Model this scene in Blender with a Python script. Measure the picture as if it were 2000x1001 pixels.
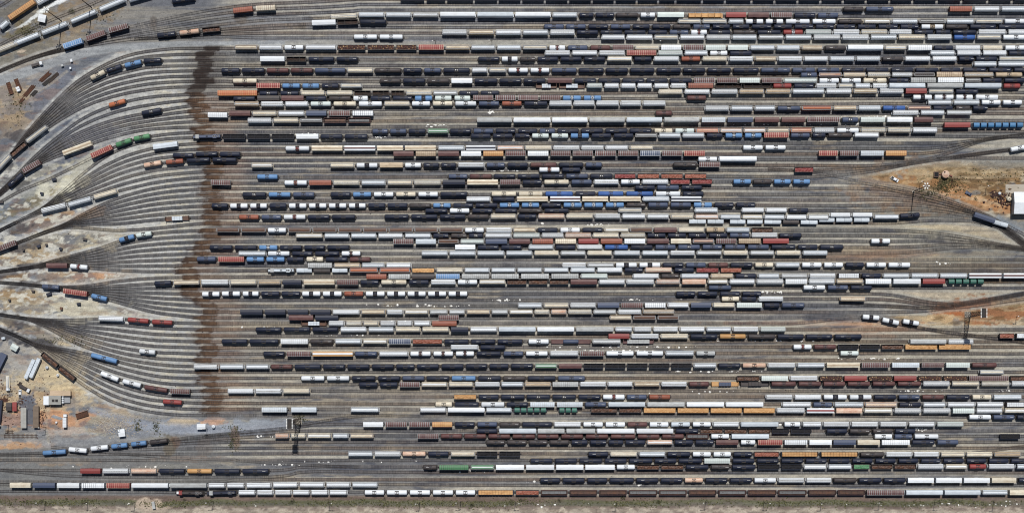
import bpy, math, random
import numpy as np
random.seed(7); RNG = np.random.default_rng(11)
for o in list(bpy.data.objects): bpy.data.objects.remove(o)
SC = bpy.context.scene; COL = SC.collection
S = 0.36                       # metres per photograph pixel on the ground
CX, CY, CH = 1050.0, 700.0, 2800.0   # point below the camera and its height, in the same units
def gp(px, py, z=0.0): return ((px-1000.0)*S, (500.5-py)*S, z)
def under(px, py, h):          # ground point below something h metres high that shows at px,py
    f = 1.0-(h/S)/CH
    return CX+(px-CX)*f, CY+(py-CY)*f
# ---------------- camera, sky, sun, exposure ----------------
cam = bpy.data.cameras.new('camera'); co = bpy.data.objects.new('camera', cam); COL.objects.link(co)
co.location = ((CX-1000)*S, (500.5-CY)*S, CH*S); co.rotation_euler = (0, 0, 0)
cam.sensor_width = 36.0; cam.lens = 36.0*CH/2000.0
cam.shift_x = (1000-CX)/2000.0; cam.shift_y = (CY-500.5)/2000.0
cam.clip_start = 1.0; cam.clip_end = 60000.0
SC.camera = co
SUN_DIR = (0.06, 0.54, 1.0)
elev = math.atan2(1.0, math.hypot(SUN_DIR[0], SUN_DIR[1])); az = math.atan2(SUN_DIR[0], SUN_DIR[1])
wd = bpy.data.worlds.new('World'); SC.world = wd; wd.use_nodes = True
nt = wd.node_tree; bg = nt.nodes['Background']
sky = nt.nodes.new('ShaderNodeTexSky'); sky.sky_type = 'NISHITA'; sky.sun_disc = False
sky.sun_elevation = elev; sky.sun_rotation = az
nt.links.new(sky.outputs[0], bg.inputs[0]); bg.inputs[1].default_value = 0.05
sl = bpy.data.lights.new('sun', 'SUN'); sl.energy = 3.95; sl.angle = math.radians(0.5); sl.color = (1.0, 0.965, 0.92)
so = bpy.data.objects.new('sun', sl); COL.objects.link(so)
from mathutils import Vector
so.rotation_euler = Vector(SUN_DIR).to_track_quat('Z', 'Y').to_euler(); so.location = (0, 0, 900)
SC.render.filter_size = 1.1; SC.cycles.filter_width = 1.1
SC.view_settings.view_transform = 'Standard'; SC.view_settings.look = 'None'
SC.view_settings.exposure = 0.0; SC.view_settings.gamma = 1.0
# ---------------- helpers ----------------
def lin(c): return tuple((v/255.0/12.92) if v/255.0 <= 0.04045 else ((v/255.0+0.055)/1.055)**2.4 for v in c)
def nodes(name):
    m = bpy.data.materials.new(name); m.use_nodes = True
    t = m.node_tree; return m, t, t.nodes['Principled BSDF']
def N(t, kind, **kw):
    n = t.nodes.new(kind)
    for k, v in kw.items(): setattr(n, k, v)
    return n
def mixc(t, fac, a, b, blend='MIX'):
    n = N(t, 'ShaderNodeMix', data_type='RGBA', blend_type=blend)
    for i, v in ((0, fac), (6, a), (7, b)):
        if hasattr(v, 'node'): t.links.new(v, n.inputs[i])
        else: n.inputs[i].default_value = v if i == 0 else (*v[:3], 1)
    return n.outputs[2]
def noise(t, scale, vec=None, detail=4, rough=0.6, sc=(1, 1, 1)):
    c = N(t, 'ShaderNodeTexCoord'); mp = N(t, 'ShaderNodeMapping'); mp.inputs['Scale'].default_value = sc
    t.links.new(c.outputs['Object'] if vec is None else vec, mp.inputs[0])
    n = N(t, 'ShaderNodeTexNoise'); n.inputs['Scale'].default_value = scale
    n.inputs['Detail'].default_value = detail; n.inputs['Roughness'].default_value = rough
    t.links.new(mp.outputs[0], n.inputs[0]); return n
def ramp(t, src, lo, hi):
    n = N(t, 'ShaderNodeMapRange'); n.inputs[1].default_value = lo; n.inputs[2].default_value = hi
    t.links.new(src, n.inputs[0]); return n.outputs[0]
MAT = {}
def paint(key, rgb, dirt=0.25, rough=0.55, dirtcol=(70, 60, 50), var=0.16, metal=0.0):
    """weathered paint: the base colour, dull patches along the car, a little tone from car to car"""
    if key in MAT: return MAT[key]
    m, t, p = nodes(key); c = lin(rgb); lu = 0.3*c[0]+0.6*c[1]+0.1*c[2]; c = tuple(0.93*(0.78*v+0.22*lu) for v in c) if max(rgb)-min(rgb) > 60 else tuple(0.9*v+0.1*lu for v in c)
    info = N(t, 'ShaderNodeObjectInfo')
    v = N(t, 'ShaderNodeMapRange'); v.inputs[3].default_value = 1.0-var; v.inputs[4].default_value = 1.0+var*0.6
    t.links.new(info.outputs['Random'], v.inputs[0])
    comb = N(t, 'ShaderNodeVectorMath', operation='SCALE'); comb.inputs[0].default_value = c
    t.links.new(v.outputs[0], comb.inputs['Scale'])
    tc = N(t, 'ShaderNodeTexCoord'); add = N(t, 'ShaderNodeVectorMath', operation='ADD')
    sc2 = N(t, 'ShaderNodeVectorMath', operation='SCALE'); sc2.inputs[0].default_value = (91.0, 37.0, 53.0)
    t.links.new(info.outputs['Random'], sc2.inputs['Scale']); t.links.new(sc2.outputs[0], add.inputs[1])
    t.links.new(tc.outputs['Object'], add.inputs[0])
    n1 = noise(t, 0.45, add.outputs[0], 5, 0.65, (0.6, 1.3, 1.0))
    f1 = ramp(t, n1.outputs[0], 0.42, 0.78)
    f1m = N(t, 'ShaderNodeMath', operation='MULTIPLY'); f1m.inputs[1].default_value = dirt*1.6; t.links.new(f1, f1m.inputs[0])
    c1 = mixc(t, f1m.outputs[0], comb.outputs[0], lin(dirtcol))
    n2 = noise(t, 2.2, add.outputs[0], 3, 0.7, (1.0, 1.0, 0.4))
    f2 = ramp(t, n2.outputs[0], 0.55, 0.75)
    f2m = N(t, 'ShaderNodeMath', operation='MULTIPLY'); f2m.inputs[1].default_value = dirt*0.9; t.links.new(f2, f2m.inputs[0])
    c2 = mixc(t, f2m.outputs[0], c1, tuple(x*0.45 for x in c))
    t.links.new(c2, p.inputs['Base Color']); p.inputs['Roughness'].default_value = rough; p.inputs['Metallic'].default_value = metal
    MAT[key] = m; return m
PAL = dict(w=((218,224,229),'white'), c=((214,206,184),'cream'), g=((172,176,176),'light grey'), s=((192,202,210),'silver grey'),
 m=((110,112,114),'grey'), d=((58,54,56),'charcoal brown'), k=((25,32,52),'black'), n=((66,77,102),'slate blue'), b=((88,142,196),'light blue'),
 u=((42,98,176),'bright blue'), r=((150,50,45),'red'), e=((86,52,52),'maroon'), o=((198,108,48),'orange'), y=((204,152,74),'yellow'),
 t=((184,164,134),'tan'), v=((74,132,88),'green'), l=((198,210,206),'pale green grey'), a=((158,82,52),'rust orange'),
 p=((208,180,156),'peach'), x=((80,56,44),'rusty brown'))
DIRT = dict(w=(0.20,(165,158,146)), c=(0.36,(150,120,85)), g=(0.4,(110,105,100)), s=(0.26,(120,125,130)), r=(0.3,(110,45,40)),
 e=(0.35,(120,90,80)), a=(0.5,(120,60,38)), p=(0.5,(180,110,75)), t=(0.45,(120,95,70)), y=(0.35,(170,110,50)), o=(0.4,(180,80,35)), x=(0.45,(120,75,45)),
 k=(0.16,(38,45,64)), d=(0.4,(84,70,60)), n=(0.3,(70,78,92)), l=(0.2,(150,150,140)))
for k_, (rgb, nm) in PAL.items():
    dv = DIRT.get(k_, (0.25, tuple(int(v*0.6) for v in rgb)))
    paint('paint_'+nm.replace(' ', '_'), rgb, dv[0], 0.6, dv[1])
def cm(k): return MAT['paint_'+PAL[k][1].replace(' ', '_')]
paint('tub_blue', (38, 122, 176), 0.2); paint('tub_green', (32, 112, 96), 0.3)
paint('under_steel', (45, 42, 42), 0.3, 0.8); paint('walkway_steel', (128, 130, 132), 0.3, 0.6)
paint('glass_dark', (20, 26, 34), 0.1, 0.15); paint('concrete', (178, 170, 156), 0.3, 0.9, (140, 125, 105))
paint('galvanised', (150, 154, 158), 0.2, 0.5); paint('mark_white', (232, 232, 226), 0.1, 0.6); paint('rust_dark', (74, 50, 38), 0.5, 0.9, (110, 66, 40))
paint('coal', (26, 26, 30), 0.4, 0.95, (42, 40, 42)); paint('dark_hollow', (40, 34, 32), 0.5, 0.9, (80, 56, 42)); paint('lumber', (214, 160, 84), 0.5, 0.8, (150, 96, 44))
paint('roof_beige', (196, 172, 142), 0.3, 0.8, (150, 125, 95)); paint('roof_grey', (158, 158, 152), 0.3, 0.8, (120, 115, 105)); paint('pole_wood', (62, 52, 46), 0.3, 0.9)
def scrap_mat():
    m, t, p = nodes('scrap_load'); tc = N(t, 'ShaderNodeTexCoord'); vo = N(t, 'ShaderNodeTexVoronoi'); vo.inputs['Scale'].default_value = 1.6
    t.links.new(tc.outputs['Object'], vo.inputs[0]); cr = N(t, 'ShaderNodeValToRGB'); e = cr.color_ramp.elements
    e[0].position = 0.0; e[0].color = (*lin((50, 32, 28)), 1); e[1].position = 1.0; e[1].color = (*lin((190, 160, 120)), 1)
    for pos, c in ((0.35, (58, 38, 34)), (0.6, (84, 50, 42)), (0.8, (48, 44, 44)), (0.93, (120, 88, 56))):
        q = e.new(pos); q.color = (*lin(c), 1)
    sep = N(t, 'ShaderNodeSeparateColor'); t.links.new(vo.outputs['Color'], sep.inputs[0]); t.links.new(sep.outputs[0], cr.inputs[0])
    t.links.new(cr.outputs[0], p.inputs['Base Color']); p.inputs['Roughness'].default_value = 0.9; MAT['scrap_load'] = m
scrap_mat()
class MB:
    """collects shapes, builds one mesh"""
    def __init__(s): s.v = []; s.f = []; s.mi = []; s.cur = 0
    def add(s, v, f):
        b = len(s.v); s.v += [tuple(q) for q in v]; s.f += [tuple(b+i for i in q) for q in f]; s.mi += [s.cur]*len(f)
    def box(s, x0, x1, y0, y1, z0, z1, bot=False):
        v = [(x0,y0,z0),(x1,y0,z0),(x1,y1,z0),(x0,y1,z0),(x0,y0,z1),(x1,y0,z1),(x1,y1,z1),(x0,y1,z1)]
        f = [(4,5,6,7),(0,1,5,4),(1,2,6,5),(2,3,7,6),(3,0,4,7)] + ([(0,3,2,1)] if bot else [])
        s.add(v, f)
    def prism(s, prof, x0, x1, x0b=None, x1b=None, cap=True):
        """profile of (y,z) swept along x; ends may lean in at the bottom (x0b,x1b at lowest z)"""
        zs = [p[1] for p in prof]; zl, zh = min(zs), max(zs); zk = zl+(zh-zl)*0.45; v = []
        for xe, xb in ((x0, x0b), (x1, x1b)):
            for y, z in prof:
                k = max(0.0, (zk-z)/(zk-zl)) if xb is not None else 0
                v.append((xe+(0 if xb is None else (xb-xe)*k), y, z))
        n = len(prof); f = [(i, (i+1) % n, (i+1) % n+n, i+n) for i in range(n)]
        f = [tuple(reversed(q)) for q in f]
        if cap: f += [tuple(range(n)), tuple(range(2*n-1, n-1, -1))]
        s.add(v, f)
    def rev(s, prof, n=12, axis='x', c=(0, 0, 0)):
        """profile of (along, radius) turned round an axis"""
        v = []; f = []
        for a, r in prof:
            for i in range(n):
                t = 2*math.pi*i/n; u, w = r*math.cos(t), r*math.sin(t)
                v.append((c[0]+a, c[1]+u, c[2]+w) if axis == 'x' else ((c[0]+u, c[1]+a, c[2]+w) if axis == 'y' else (c[0]+u, c[1]+w, c[2]+a)))
        for j in range(len(prof)-1):
            for i in range(n):
                q = (j*n+i, j*n+(i+1) % n, (j+1)*n+(i+1) % n, (j+1)*n+i)
                f.append(q if axis != 'y' else q[::-1])
        f.append(tuple(range(n-1, -1, -1)) if axis != 'y' else tuple(range(n))); m = (len(prof)-1)*n
        f.append(tuple(range(m, m+n)) if axis != 'y' else tuple(range(m+n-1, m-1, -1)))
        s.add(v, f)
    def bar(s, a, b, w):
        a = Vector(a); b = Vector(b); d = (b-a).normalized(); u = d.cross(Vector((0, 0, 1)))
        if u.length < 0.05: u = Vector((1, 0, 0))
        u = u.normalized()*w/2; t = d.cross(u).normalized()*w/2
        v = [p+q for p in (a, b) for q in (u+t, u-t, -u-t, -u+t)]
        s.add(v, [(0,1,5,4),(1,2,6,5),(2,3,7,6),(3,0,4,7),(4,5,6,7),(3,2,1,0)])
    def mesh(s, name, mats, smooth=False):
        me = bpy.data.meshes.new(name); me.from_pydata(s.v, [], s.f)
        for m in mats: me.materials.append(m)
        if len(mats) > 1: me.polygons.foreach_set('material_index', s.mi)
        if smooth: me.polygons.foreach_set('use_smooth', [True]*len(s.f))
        me.update(); return me
def obj(name, me, parent=None, mat=None, loc=None):
    o = bpy.data.objects.new(name, me); COL.objects.link(o)
    if parent: o.parent = parent
    if loc: o.location = loc
    if mat:
        o.material_slots[0].link = 'OBJECT'; o.material_slots[0].material = mat
    return o
def tag(o, label, cat, group=None):
    o['label'] = label; o['category'] = cat
    if group: o['group'] = group
    return o
def thing(name, label, cat, loc, rz=0, group=None):
    o = bpy.data.objects.new(name, None); o.empty_display_size = 0.5; COL.objects.link(o)
    o.location = loc; o.rotation_euler = (0, 0, rz); return tag(o, label, cat, group)
def struct(o, kind='structure'): o['kind'] = kind; return o
# ---------------- rows of cars, read off the photograph ----------------
ROWS = """-4,-4|781 Gk 832 Gk 873 Gk 927 Gk 974 Gk 1020 Gk 1066 Gk 1112 Gk 1158 Gk 1203 Gk 1246 Gk 1288 Gk 1322 Gk 1374 Gk 1419 Gk 1471 Gk 1516 Gk 1561 Gk 1606 Gk 1650 Gk 1695 Gk 1741 Gk 1786 Gk 1834 Gk 1882 Gk 1933 Gk 1981 Gk 2030
17,17|1647 Td 1691 Tn 1748 . 1855 Ra 1903 Hw 1956 Hs 2008
27,30|645 Hc 700 Hs 753 Hs 806 Hg 859 Aw 932 As 1006 Aw 1079 Hs 1131 Tk 1163 Tk 1203 Td 1250 Tw 1284 Bl 1338 . 1344 Fo 1414 . 1418 Br 1461 Be 1506 Re 1551 Tk 1597 Tn 1640
47,41|608 Bw 659 Gd 702 Tk 756
42,41|1325 Lg 1372 Lg 1423 Hs 1456 Twk 1495 Twk 1534 Tw 1586 Tw 1637 Td 1688 Lc 1743 Hs 1796 Ld 1849 Hs 1906 Lg 1962 Tw 2015
51,52|1062 Tn 1105 Tn 1148 Tk 1192 Tn 1235 Tk 1273 Tk 1314 Td 1353 Tn 1391 Tk 1430 Tk 1468 Tk 1511 Tk 1551 Tk 1593 Tk 1633 Tk 1675 Tk 1715 Tk 1758 Tk 1799 Twt 1847 Td 1894 Tk 1950 Tk 2010
63,62|863 Hw 915 Lt 968 Hw 1021 Hs 1074 Hw 1126 Tk 1172 Tk 1219 Tk 1265 Tk 1307 Tn 1349 Twr 1385 Tkw 1431 Td 1479 Tkw 1529 Trw 1573 Hl 1628 Hw 1682 Hc 1737 Hw 1785 Tk 1827 Tk 1861 Tk 1911 Hw 1969 Hw 2020
71,72|690 Tw 740 Tw 789
73,72|1175 Lw 1224 Hw 1278 Lg 1328 Hw 1380 Hw 1430 Hs 1482 Hg 1534 Hs 1589 Hw 1645 Hw 1701 Hs 1755 Hc 1811 Hw 1863 Tu 1909 Lg 1959 Tw 2012
92,93|458 Lt 505 Lw 554 Tw 596 Lw 659 C 717 C 773 C 817 Rr 870 Ht 920 Hs 970 Hs 1021 Lg 1072 Twr 1108 Tn 1152 Te 1196 Re 1241 Hc 1291 Rw 1334 Re 1378 Rl 1421 Rl 1465 Hs 1517 Hs 1566 Ht 1611 Td 1656 Aw 1729 Lc 1774 Rw 1824 Tk 1866 Hw 1919 Hc 1963 Tw 2012
103,103|1064 Hw 1117 Hw 1170 Hw 1224 Rr 1285 Hl 1337 Hs 1386 Tw 1425 Tk 1471 . 1817 Hs 1869 Hw 1920 Hw 1970 Tk 2012
115,114|507 Bw 559 Gd 601 Tk 656 Tk 701 . 933 Tk 979 Twk 1015 Td 1049 Tk 1094 Tk 1140 Tk 1186 Lc 1238 Tk 1277 Hw 1330 Ta 1372 Hc 1424 Hw 1475 Ht 1520 Hw 1571 Hw 1621 Hs 1673 Hs 1723 Td 1768 Hw 1821 Hw 1873 Tk 1906 Tk 1952 Lg 2005
124,124|1903 Hs 1950 Hs 2004
137,136|431 Tk 471 Tk 520 Te 567 Te 614 Tn 678 Hc 731 Td 787 Tk 827 Tn 865 Tkw 921 Lw 955 Lg 992 Twr 1035 Twr 1077 Tn 1130 Tk 1183 Tk 1230 Tk 1282 Tk 1334 Tk 1381 Tk 1432 Tk 1486 Tn 1547 Tn 1596 Tn 1644 Tk 1691 Tk 1740 Tk 1788 Tk 1837 Tk 1880 Tk 1931 Tk 1980 Tk 2025
145,145|1564 Tnw 1600 Le 1647 Lt 1695 Hc 1742 Hg 1786 Hd 1829 Rt 1884 Ht 1944 Tt 2000
158,156|453 Tc 504 . 741 Td 786 Tk 834 Td 881 Bw 926 Tk 975 Tk 1022 Tk 1069 Be 1121 Tk 1168 Tk 1215 Tk 1262 Tk 1308 Tk 1355 Re 1400 Re 1444 Rl 1488 Re 1531 Hl 1600 Tw 1643 Tw 1686 Tc 1736 Tk 1779 Rg 1832 Rw 1886 Hd 1919 Tk 1961 Tk 2005
167,167|500 Rr 550 Tb 589 Tb 627 Tk 665 Lg 708 . 1046 Fs 1091 Fs 1146 Hl 1180 Hw 1213 Hw 1245 Hw 1277 Hw 1310 Hw 1344 Ra 1397 Gd 1452 Gd 1510 Tr 1550 Tk 1594 Hw 1638 Lg 1670 Hs 1704 Hw 1737 As 1811 Ag 1884 As 1960 Tr 1996
182,179|424 Ro 505 Tkw 546 Tkw 587 Hc 637 Hc 692 Gd 727 Gd 763 Gd 793 Hc 846 Hg 896 Tkw 938 Tkw 977
181,176|1286 Hc 1337 Hw 1390 Hw 1444 Ht 1496 Ht 1548 Hs 1614 Hw 1667 Lt 1718 Hw 1769 Br 1814 Lg 1866 Tk 1914
192,188|454 Tk 502 Bd 549 Be 596 Tk 641 Td 689 Tw 722 Tk 766 Tk 809 Tbk 848 Tl 886 Tl 923 Re 967 Re 1011 Re 1055 Re 1098 Tbw 1139 Tbw 1177 . 1341 Te 1382 . 1783 Twk 1825 Twe 1867 Twe 1905 Tw 1953
203,198|457 Ht 509 Hw 556 Hw 605 Tl 650 Tc 699 Tw 750 Hc 803 Tw 844 Tc 888 Tw 934 Tn 979 Ta 1023 Tkw 1073 Hw 1120 Hw 1165 Hw 1212 Hw 1256 Hw 1302 . 1812 Hs 1863 Hs 1917 Tw 1959 Tw 1999
212,210|1377 Hw 1428 Hs 1474 Hs 1518 Tnw 1567 La 1628 Lt 1677 Hs 1724 Tu 1773 Le 1822 Tk 1866 Td 1900 Tk 1932
221,218|405 Rw 447 Be 492 Hc 543 Hw 597 Bn 641 Re 687 Rwk 731 . 1280 Te 1315 . 1744 Hw 1798 Hs 1849 Hg 1901
235,232|483 Hw 533 Hc 586 Ld 632 Gt 679 Gt 725 . 931 Ag 1003 Aw 1078 Aw 1151 Ag 1224 As 1297 Ag 1370 Rs 1421 Bn 1474 Be 1526 Be 1577 Re 1644 Tnw 1681 Rl 1733 Bw 1786 Be 1825
246,242|1845 Br 1899 Qb7 2003
257,252|726 Tn 761 Tn 797 Tk 835 Lv 878 Tk 924 Tn 967 Tk 1011 Tk 1053 Tnw 1088 Tk 1134 Tk 1182 Tk 1229 Tk 1277 Tc 1318 Tl 1360 Lo 1407 Lp 1453 Lp 1499 Lt 1545 Lo 1590 Hw 1634 Tw 1682 Hc 1734 Hc 1783 Hw 1833
267,261|374 Ks 435 Gk 482 Gk 530 Gk 578 Bw 625 Tk 672 Tk 720 . 919 Tk 962 Tk 1005 Tk 1038 Tl 1076 Tl 1114 Tbk 1154 Tk 1198 Tk 1241 Ld 1287 Hs 1333 Hs 1379 Tk 1416 Tbw 1454 Tbw 1492 Rr 1544 Tn 1586 Tk 1617 Td 1669 Lw 1719
290,285|556 Twr 608 Pct 672 Pwe 736 Pct 790 Pct 855 Hs 910 Pwk 971 Lp 1025 Hc 1081 Hw 1135 Hw 1183 Hw 1230 Hc 1278 . 1451 Tw 1494 Tw 1538
300,298|768 Be 811 Rt 855 Be 900 Rw 943 Ry 987 Re 1030 Rw 1075 Re 1118 Re 1162 Re 1207 Re 1250 Rn 1293 Re 1336 Rr 1379 . 1599 Rr 1640 Re 1681 Rs 1730 Ry 1773
301,301|336 Tk 381 Tk 428 Tk 471
312,308|363 Tk 413 Tk 464 . 1363 Tw 1405 Aw 1480
323,319|490 Lc 534 . 644 Hc 695 Twk 741 Bt 790 Tw 826 Tk 861 Tk 894 Hw 949 Tn 990 Tk 1035 Te 1091 Tk 1143 Tn 1178 . 1315 Td 1365 Re 1409
331,328|1052 Twa 1097 Tk 1136 . 1552 Gr 1591
345,341|501 Tb 544 . 875 Tn 917 Te 964 Tk 1010 Tk 1058 Tk 1105 Tn 1152 Tkw 1200 Gr 1245 Ga 1291 Ga 1337 Ga 1382
357,352|411 Re 452 . 554 Twa 603 Ra 650 Hc 705 Hs 756 Hc 808 Hc 864 Bk 912 Pcy 976 Re 1020 Tk 1062 Tc 1115 Tn 1160 Hw 1212 Tw 1254 Hw 1309 Gr 1351 Gr 1393 . 1432 Tb 1471 Td 1511 Tb 1549 Tb 1585
367,363|1240 Tk 1283 Tn 1330 Tk 1374
380,375|472 Tkw 523 Tb 571 Tn 616 . 645 Tk 688 Tb 729 Tw 772 Tc 816 Tw 859 Tk 915 . 959 Tc 1012 Tc 1064 Tu 1123 Tk 1167 Tu 1222 Tu 1280 Tw 1333 Tk 1377
389,386|910 Hw 961 Tk 1009 Pcy 1074 Pwe 1137 Pcy 1191 Pcy 1255 Hs 1311 Pwk 1372
402,397|412 Tk 448 Twk 487 Twk 525 Tk 563 Twk 602 Twk 641 Twk 680 Twk 718 Tk 756 Tk 799 Td 845 Tbw 884 Tk 928 Tk 975 Tbw 1018 Tbw 1057 Tk 1100 Tbw 1140 Tbw 1182 Tbw 1223 Td 1265 Tn 1309 Tn 1354 Tbw 1395 Tk 1437 Tk 1478
412,408|830 Tk 877 Tw 921 Tk 966 Tk 1014 Td 1063 Tk 1113 . 1208 Lg 1255 . 1357 Hs 1404 . 1449 Lw 1496 Lw 1541 Tk 1581
424,418|465 Ta 509 Tn 553 Twr 600 Tk 647 Tk 696 . 750 Tk 802 Tk 858 Tk 913 Td 958 Hc 1011 Tk 1051 Hp 1106 Hc 1162 Hw 1215 Hw 1264 Hw 1310 Hc 1358 Lp 1407 Ls 1450 Lc 1493 Ls 1536 Lw 1579 Lw 1622 Lw 1665 Lw 1708 Ls 1758
433,428|1346 Ss 1382 Ss 1415 . 1426 Ss 1459 Ss 1493 Ss 1529 Sd 1564 Ss 1600 Ss 1633 Ss 1668 Ss 1700
449,448|422 Lx 470 Lx 522 Tw 562 Lx 610 Lx 660 Lx 709 Lx 759 Lx 809 Lx 858 Lx 907 Tw 949 Hw 1002 Lt 1049 Tk 1093 Tw 1137 Tk 1181 Lc 1231 Lx 1278 Be 1325 Hc 1379 Tt 1419 Hs 1468 Gx 1512
460,458|577 Lc 633 Hs 685 Hs 738 Hw 790 Ls 845 Tk 880 Td 915 Tkw 947 Hw 1002 Hl 1058 Hw 1104 Hp 1158 Hc 1212 Hc 1264 Tkw 1304 Tkw 1344 Tkw 1384 Tkw 1425 Tn 1468 Hw 1522 Tk 1568
472,469|767 Re 811 Bs 855 Lx 899 Hl 948 Bn 994 Be 1039 Ra 1084 Rc 1129 Br 1173 Ba 1219 Rw 1264 Be 1310 Bc 1353 Le 1398 Re 1442 Rt 1490 Br 1543 . 1701 Twe 1742
483,481|408 Tk 457 Tk 505 Tbw 545 Tk 593 Tk 638 Tk 684 . 888 Bw 932 Tk 978 Tk 1021 . 1032 Hs 1084 Tk 1128 Hw 1180 Tu 1231 Tk 1279 Tn 1324 Tnw 1371 Tn 1415 Tn 1460 Tn 1506 Tk 1558 Tk 1601 Tkw 1650
495,492|465 Hs 522 Tw 569 Tk 614 Tk 666 Twe 706 . 823 Hs 877 Hs 932 Hs 988 Hs 1043 Hc 1095 Hg 1147 Hc 1199 Hs 1254 Hs 1309 Hw 1361 Hg 1413 Hc 1465 Hg 1516 Hc 1568 Hs 1619
506,504|383 Tn 425 Rr 480 Tb 519 Tb 559 Tk 597 Tc 635 Tk 682 Te 725
518,516|600 Rg 652 Ht 706 Hs 754 Hw 804 . 1098 Hw 1148 Hg 1202 Twk 1248 Twk 1294 Tk 1339 Tn 1383 Te 1426 Tk 1474 Tc 1515 Hs 1566 Tw 1609 Tw 1651 Tk 1692 Tw 1735 Tw 1781
528,525|520 Kg 579 Ss 612 Sd 648 Ss 682 La 741 La 804 Ct 852 Hc 907 Ls 959 Ls 1010 Ls 1062 Ls 1114 Ls 1166 Hw 1219 Tk 1260 Hp 1316 Tk 1360 Gr 1407 Ga 1451
540,537|715 Ra 758 Rg 804 Bd 851 Rb 901 Rg 959 Rg 1017 Rg 1076 Rg 1134 Hl 1189 . 1236 Hw 1291 Td 1330 Hs 1388 Ht 1436 Tkw 1481 Ls 1526 Hg 1581 Hw 1636 Cw 1683 Tk 1725 Ls 1780 Hs 1836 Hs 1893 Pwe 1960 Pwe 2023
551,548|300 Tk 338 Lt 392 Hw 449 Hc 503 Ht 551 Bk 592 Pcy 657 Re 703 Tk 743 Tc 798 Tk 841 Hw 893 Tw 936 Lc 990 Gx 1032 Gx 1073 Gx 1114 Be 1170 Hw 1224 Hw 1281 Hp 1332 Bp 1383 Lc 1425 Hw 1478 Hw 1534 Rw 1580 Hw 1634 Ht 1690 Rw 1745 Bw 1802 Br 1850 Qv5 1926
562,560|1384 Tn 1431 . 1569 Tw 1616 Tn 1661 Tk 1706
573,573|393 Twk 432 Twk 472 Twk 509 Tk 549 Tk 589 Twk 629 Twk 671 Ta 713 Twk 755 Twk 795 Twk 835 Twk 875 Twk 915 . 1320 Tk 1362 Tk 1406 Tk 1449 Tk 1490
583,582|1409 Tc 1448 Tk 1482 Hw 1532 . 1641 Ht 1693
597,594|1011 Hs 1062 Hc 1114 Hw 1167 Bn 1213 Re 1259 Rwk 1304 Hw 1349 Bn 1393 Hc 1439 Rl 1492 Tk 1527 Tn 1574
609,607|468 Bk 516 Bk 561 Bk 605 Bk 649 Hw 705 Lt 755 Hw 790 Lc 839 Hg 877 Hg 911 Lt 960 Hg 995 Lc 1044 Hc 1076 Hp 1110 Hc 1159 Hg 1207 Hw 1256 Ht 1319
620,620|563 Be 615 Bk 662 . 856 Re 898 . 1191 Lt 1237 Lx 1284 Lx 1328
631,631|588 Fs 641 Hw 675 Hc 709 Hc 742 Hw 775 Hw 808 Hw 843 Ba 894
643,642|498 Tk 553 Tk 609 Tk 664 Hw 719 Hs 772 Hc 824 Hc 880 Bk 918 Hw 974 As 1049 Aw 1125 Ag 1202 Hs 1238 Hw 1276 Hw 1328 Hw 1380 Hs 1432 Hw 1485 Hl 1537
654,658|1188 Br 1233 Hw 1290 Hc 1348 Tk 1405 Ty 1461 Td 1518 Tk 1574 Tk 1630 Tk 1686
666,667|432 Tk 486 Tk 547 Rw 605 Td 654 Hs 708 Lc 759 Rn 805 Ga 867 Tk 919 Tk 971 Tk 1023 . 1031 Tw 1076 Fn 1157 Hg 1216 Fe 1279 . 1778 Ag 1852 Hw 1904
678,676|880 Hw 937 Tk 989 . 1549 Twr 1590 Te 1637 Gk 1680 Gk 1722 Gx 1768 Gy 1834 Gy 1898
691,688|513 Tk 559 Re 610 Py 692 Tn 740 Hw 800 Twe 845 Twe 889 Twe 930 Tk 982 Tn 1026 Tw 1074 Hw 1133 Re 1183 Tw 1242 Tw 1300 Hs 1359 Tg 1400 . 1641 Tl 1680
716,711|377 Hw 428 Ls 479 Ls 528 Te 574 Tk 630 Tk 677 Tk 725 Tk 773 Tk 813 Tk 861 Tk 909 Tk 955 Tk 997 Tk 1045 Lv 1091 Be 1140 Gk 1182 Gk 1225 Gk 1268 Gk 1311 Gk 1355 Hs 1403 Tk 1450 Tp 1500 Hw 1557 Hs 1615 Pct 1683 Re 1742 Rs 1800 Re 1848 Rl 1898 Te 1950
726,726|1914 Lg 1963
738,738|587 Tw 637 Tw 686 Tk 737 Tk 785 Tn 832 Tk 881 Tb 933 Tkw 982 Td 1030 Tk 1089 Tn 1145 . 1439 Gx 1487 Rl 1543 Hw 1601 C 1649 Br 1697 C 1746 Br 1794 C 1843 C 1893 Re 1974 Gx 2025
751,748|700 Tk 741 Tk 780 Re 823 Lc 876 Hc 927 Hw 979 Hs 1025 Ht 1079 Rg 1133 Hw 1187 Hw 1239 Ht 1292 Hw 1345 Te 1389 Fy 1446 Fd 1506 Te 1559 Te 1608 Te 1655 Te 1704 Te 1753 Te 1803 Hw 1859 Hc 1917 Hc 1976 Hw 2025
763,763|444 Hw 498 Hw 552 Hc 606
774,775|886 Ct 934 Tk 978 Tkw 1028 Tkw 1078 Tkw 1129 Tk 1177 Twr 1224 Tn 1267 Ta 1312 . 1496 Hw 1552 Hw 1608 Twk 1659 Twk 1707 Tk 1755 Tn 1801 Te 1848 Tk 1899 Tc 1941 Hs 1998
789,790|849 Tc 887 Tk 939 Tw 989 Tk 1035 Rs 1087 Rs 1142 Tn 1188 As 1264 Ag 1341 Aw 1418 Aw 1493 . 1528 Hw 1588 Tn 1630 Hs 1690 Hp 1756 Tkw 1803 Ls 1851 Hw 1908 Hw 1964 Cw 2012
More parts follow.
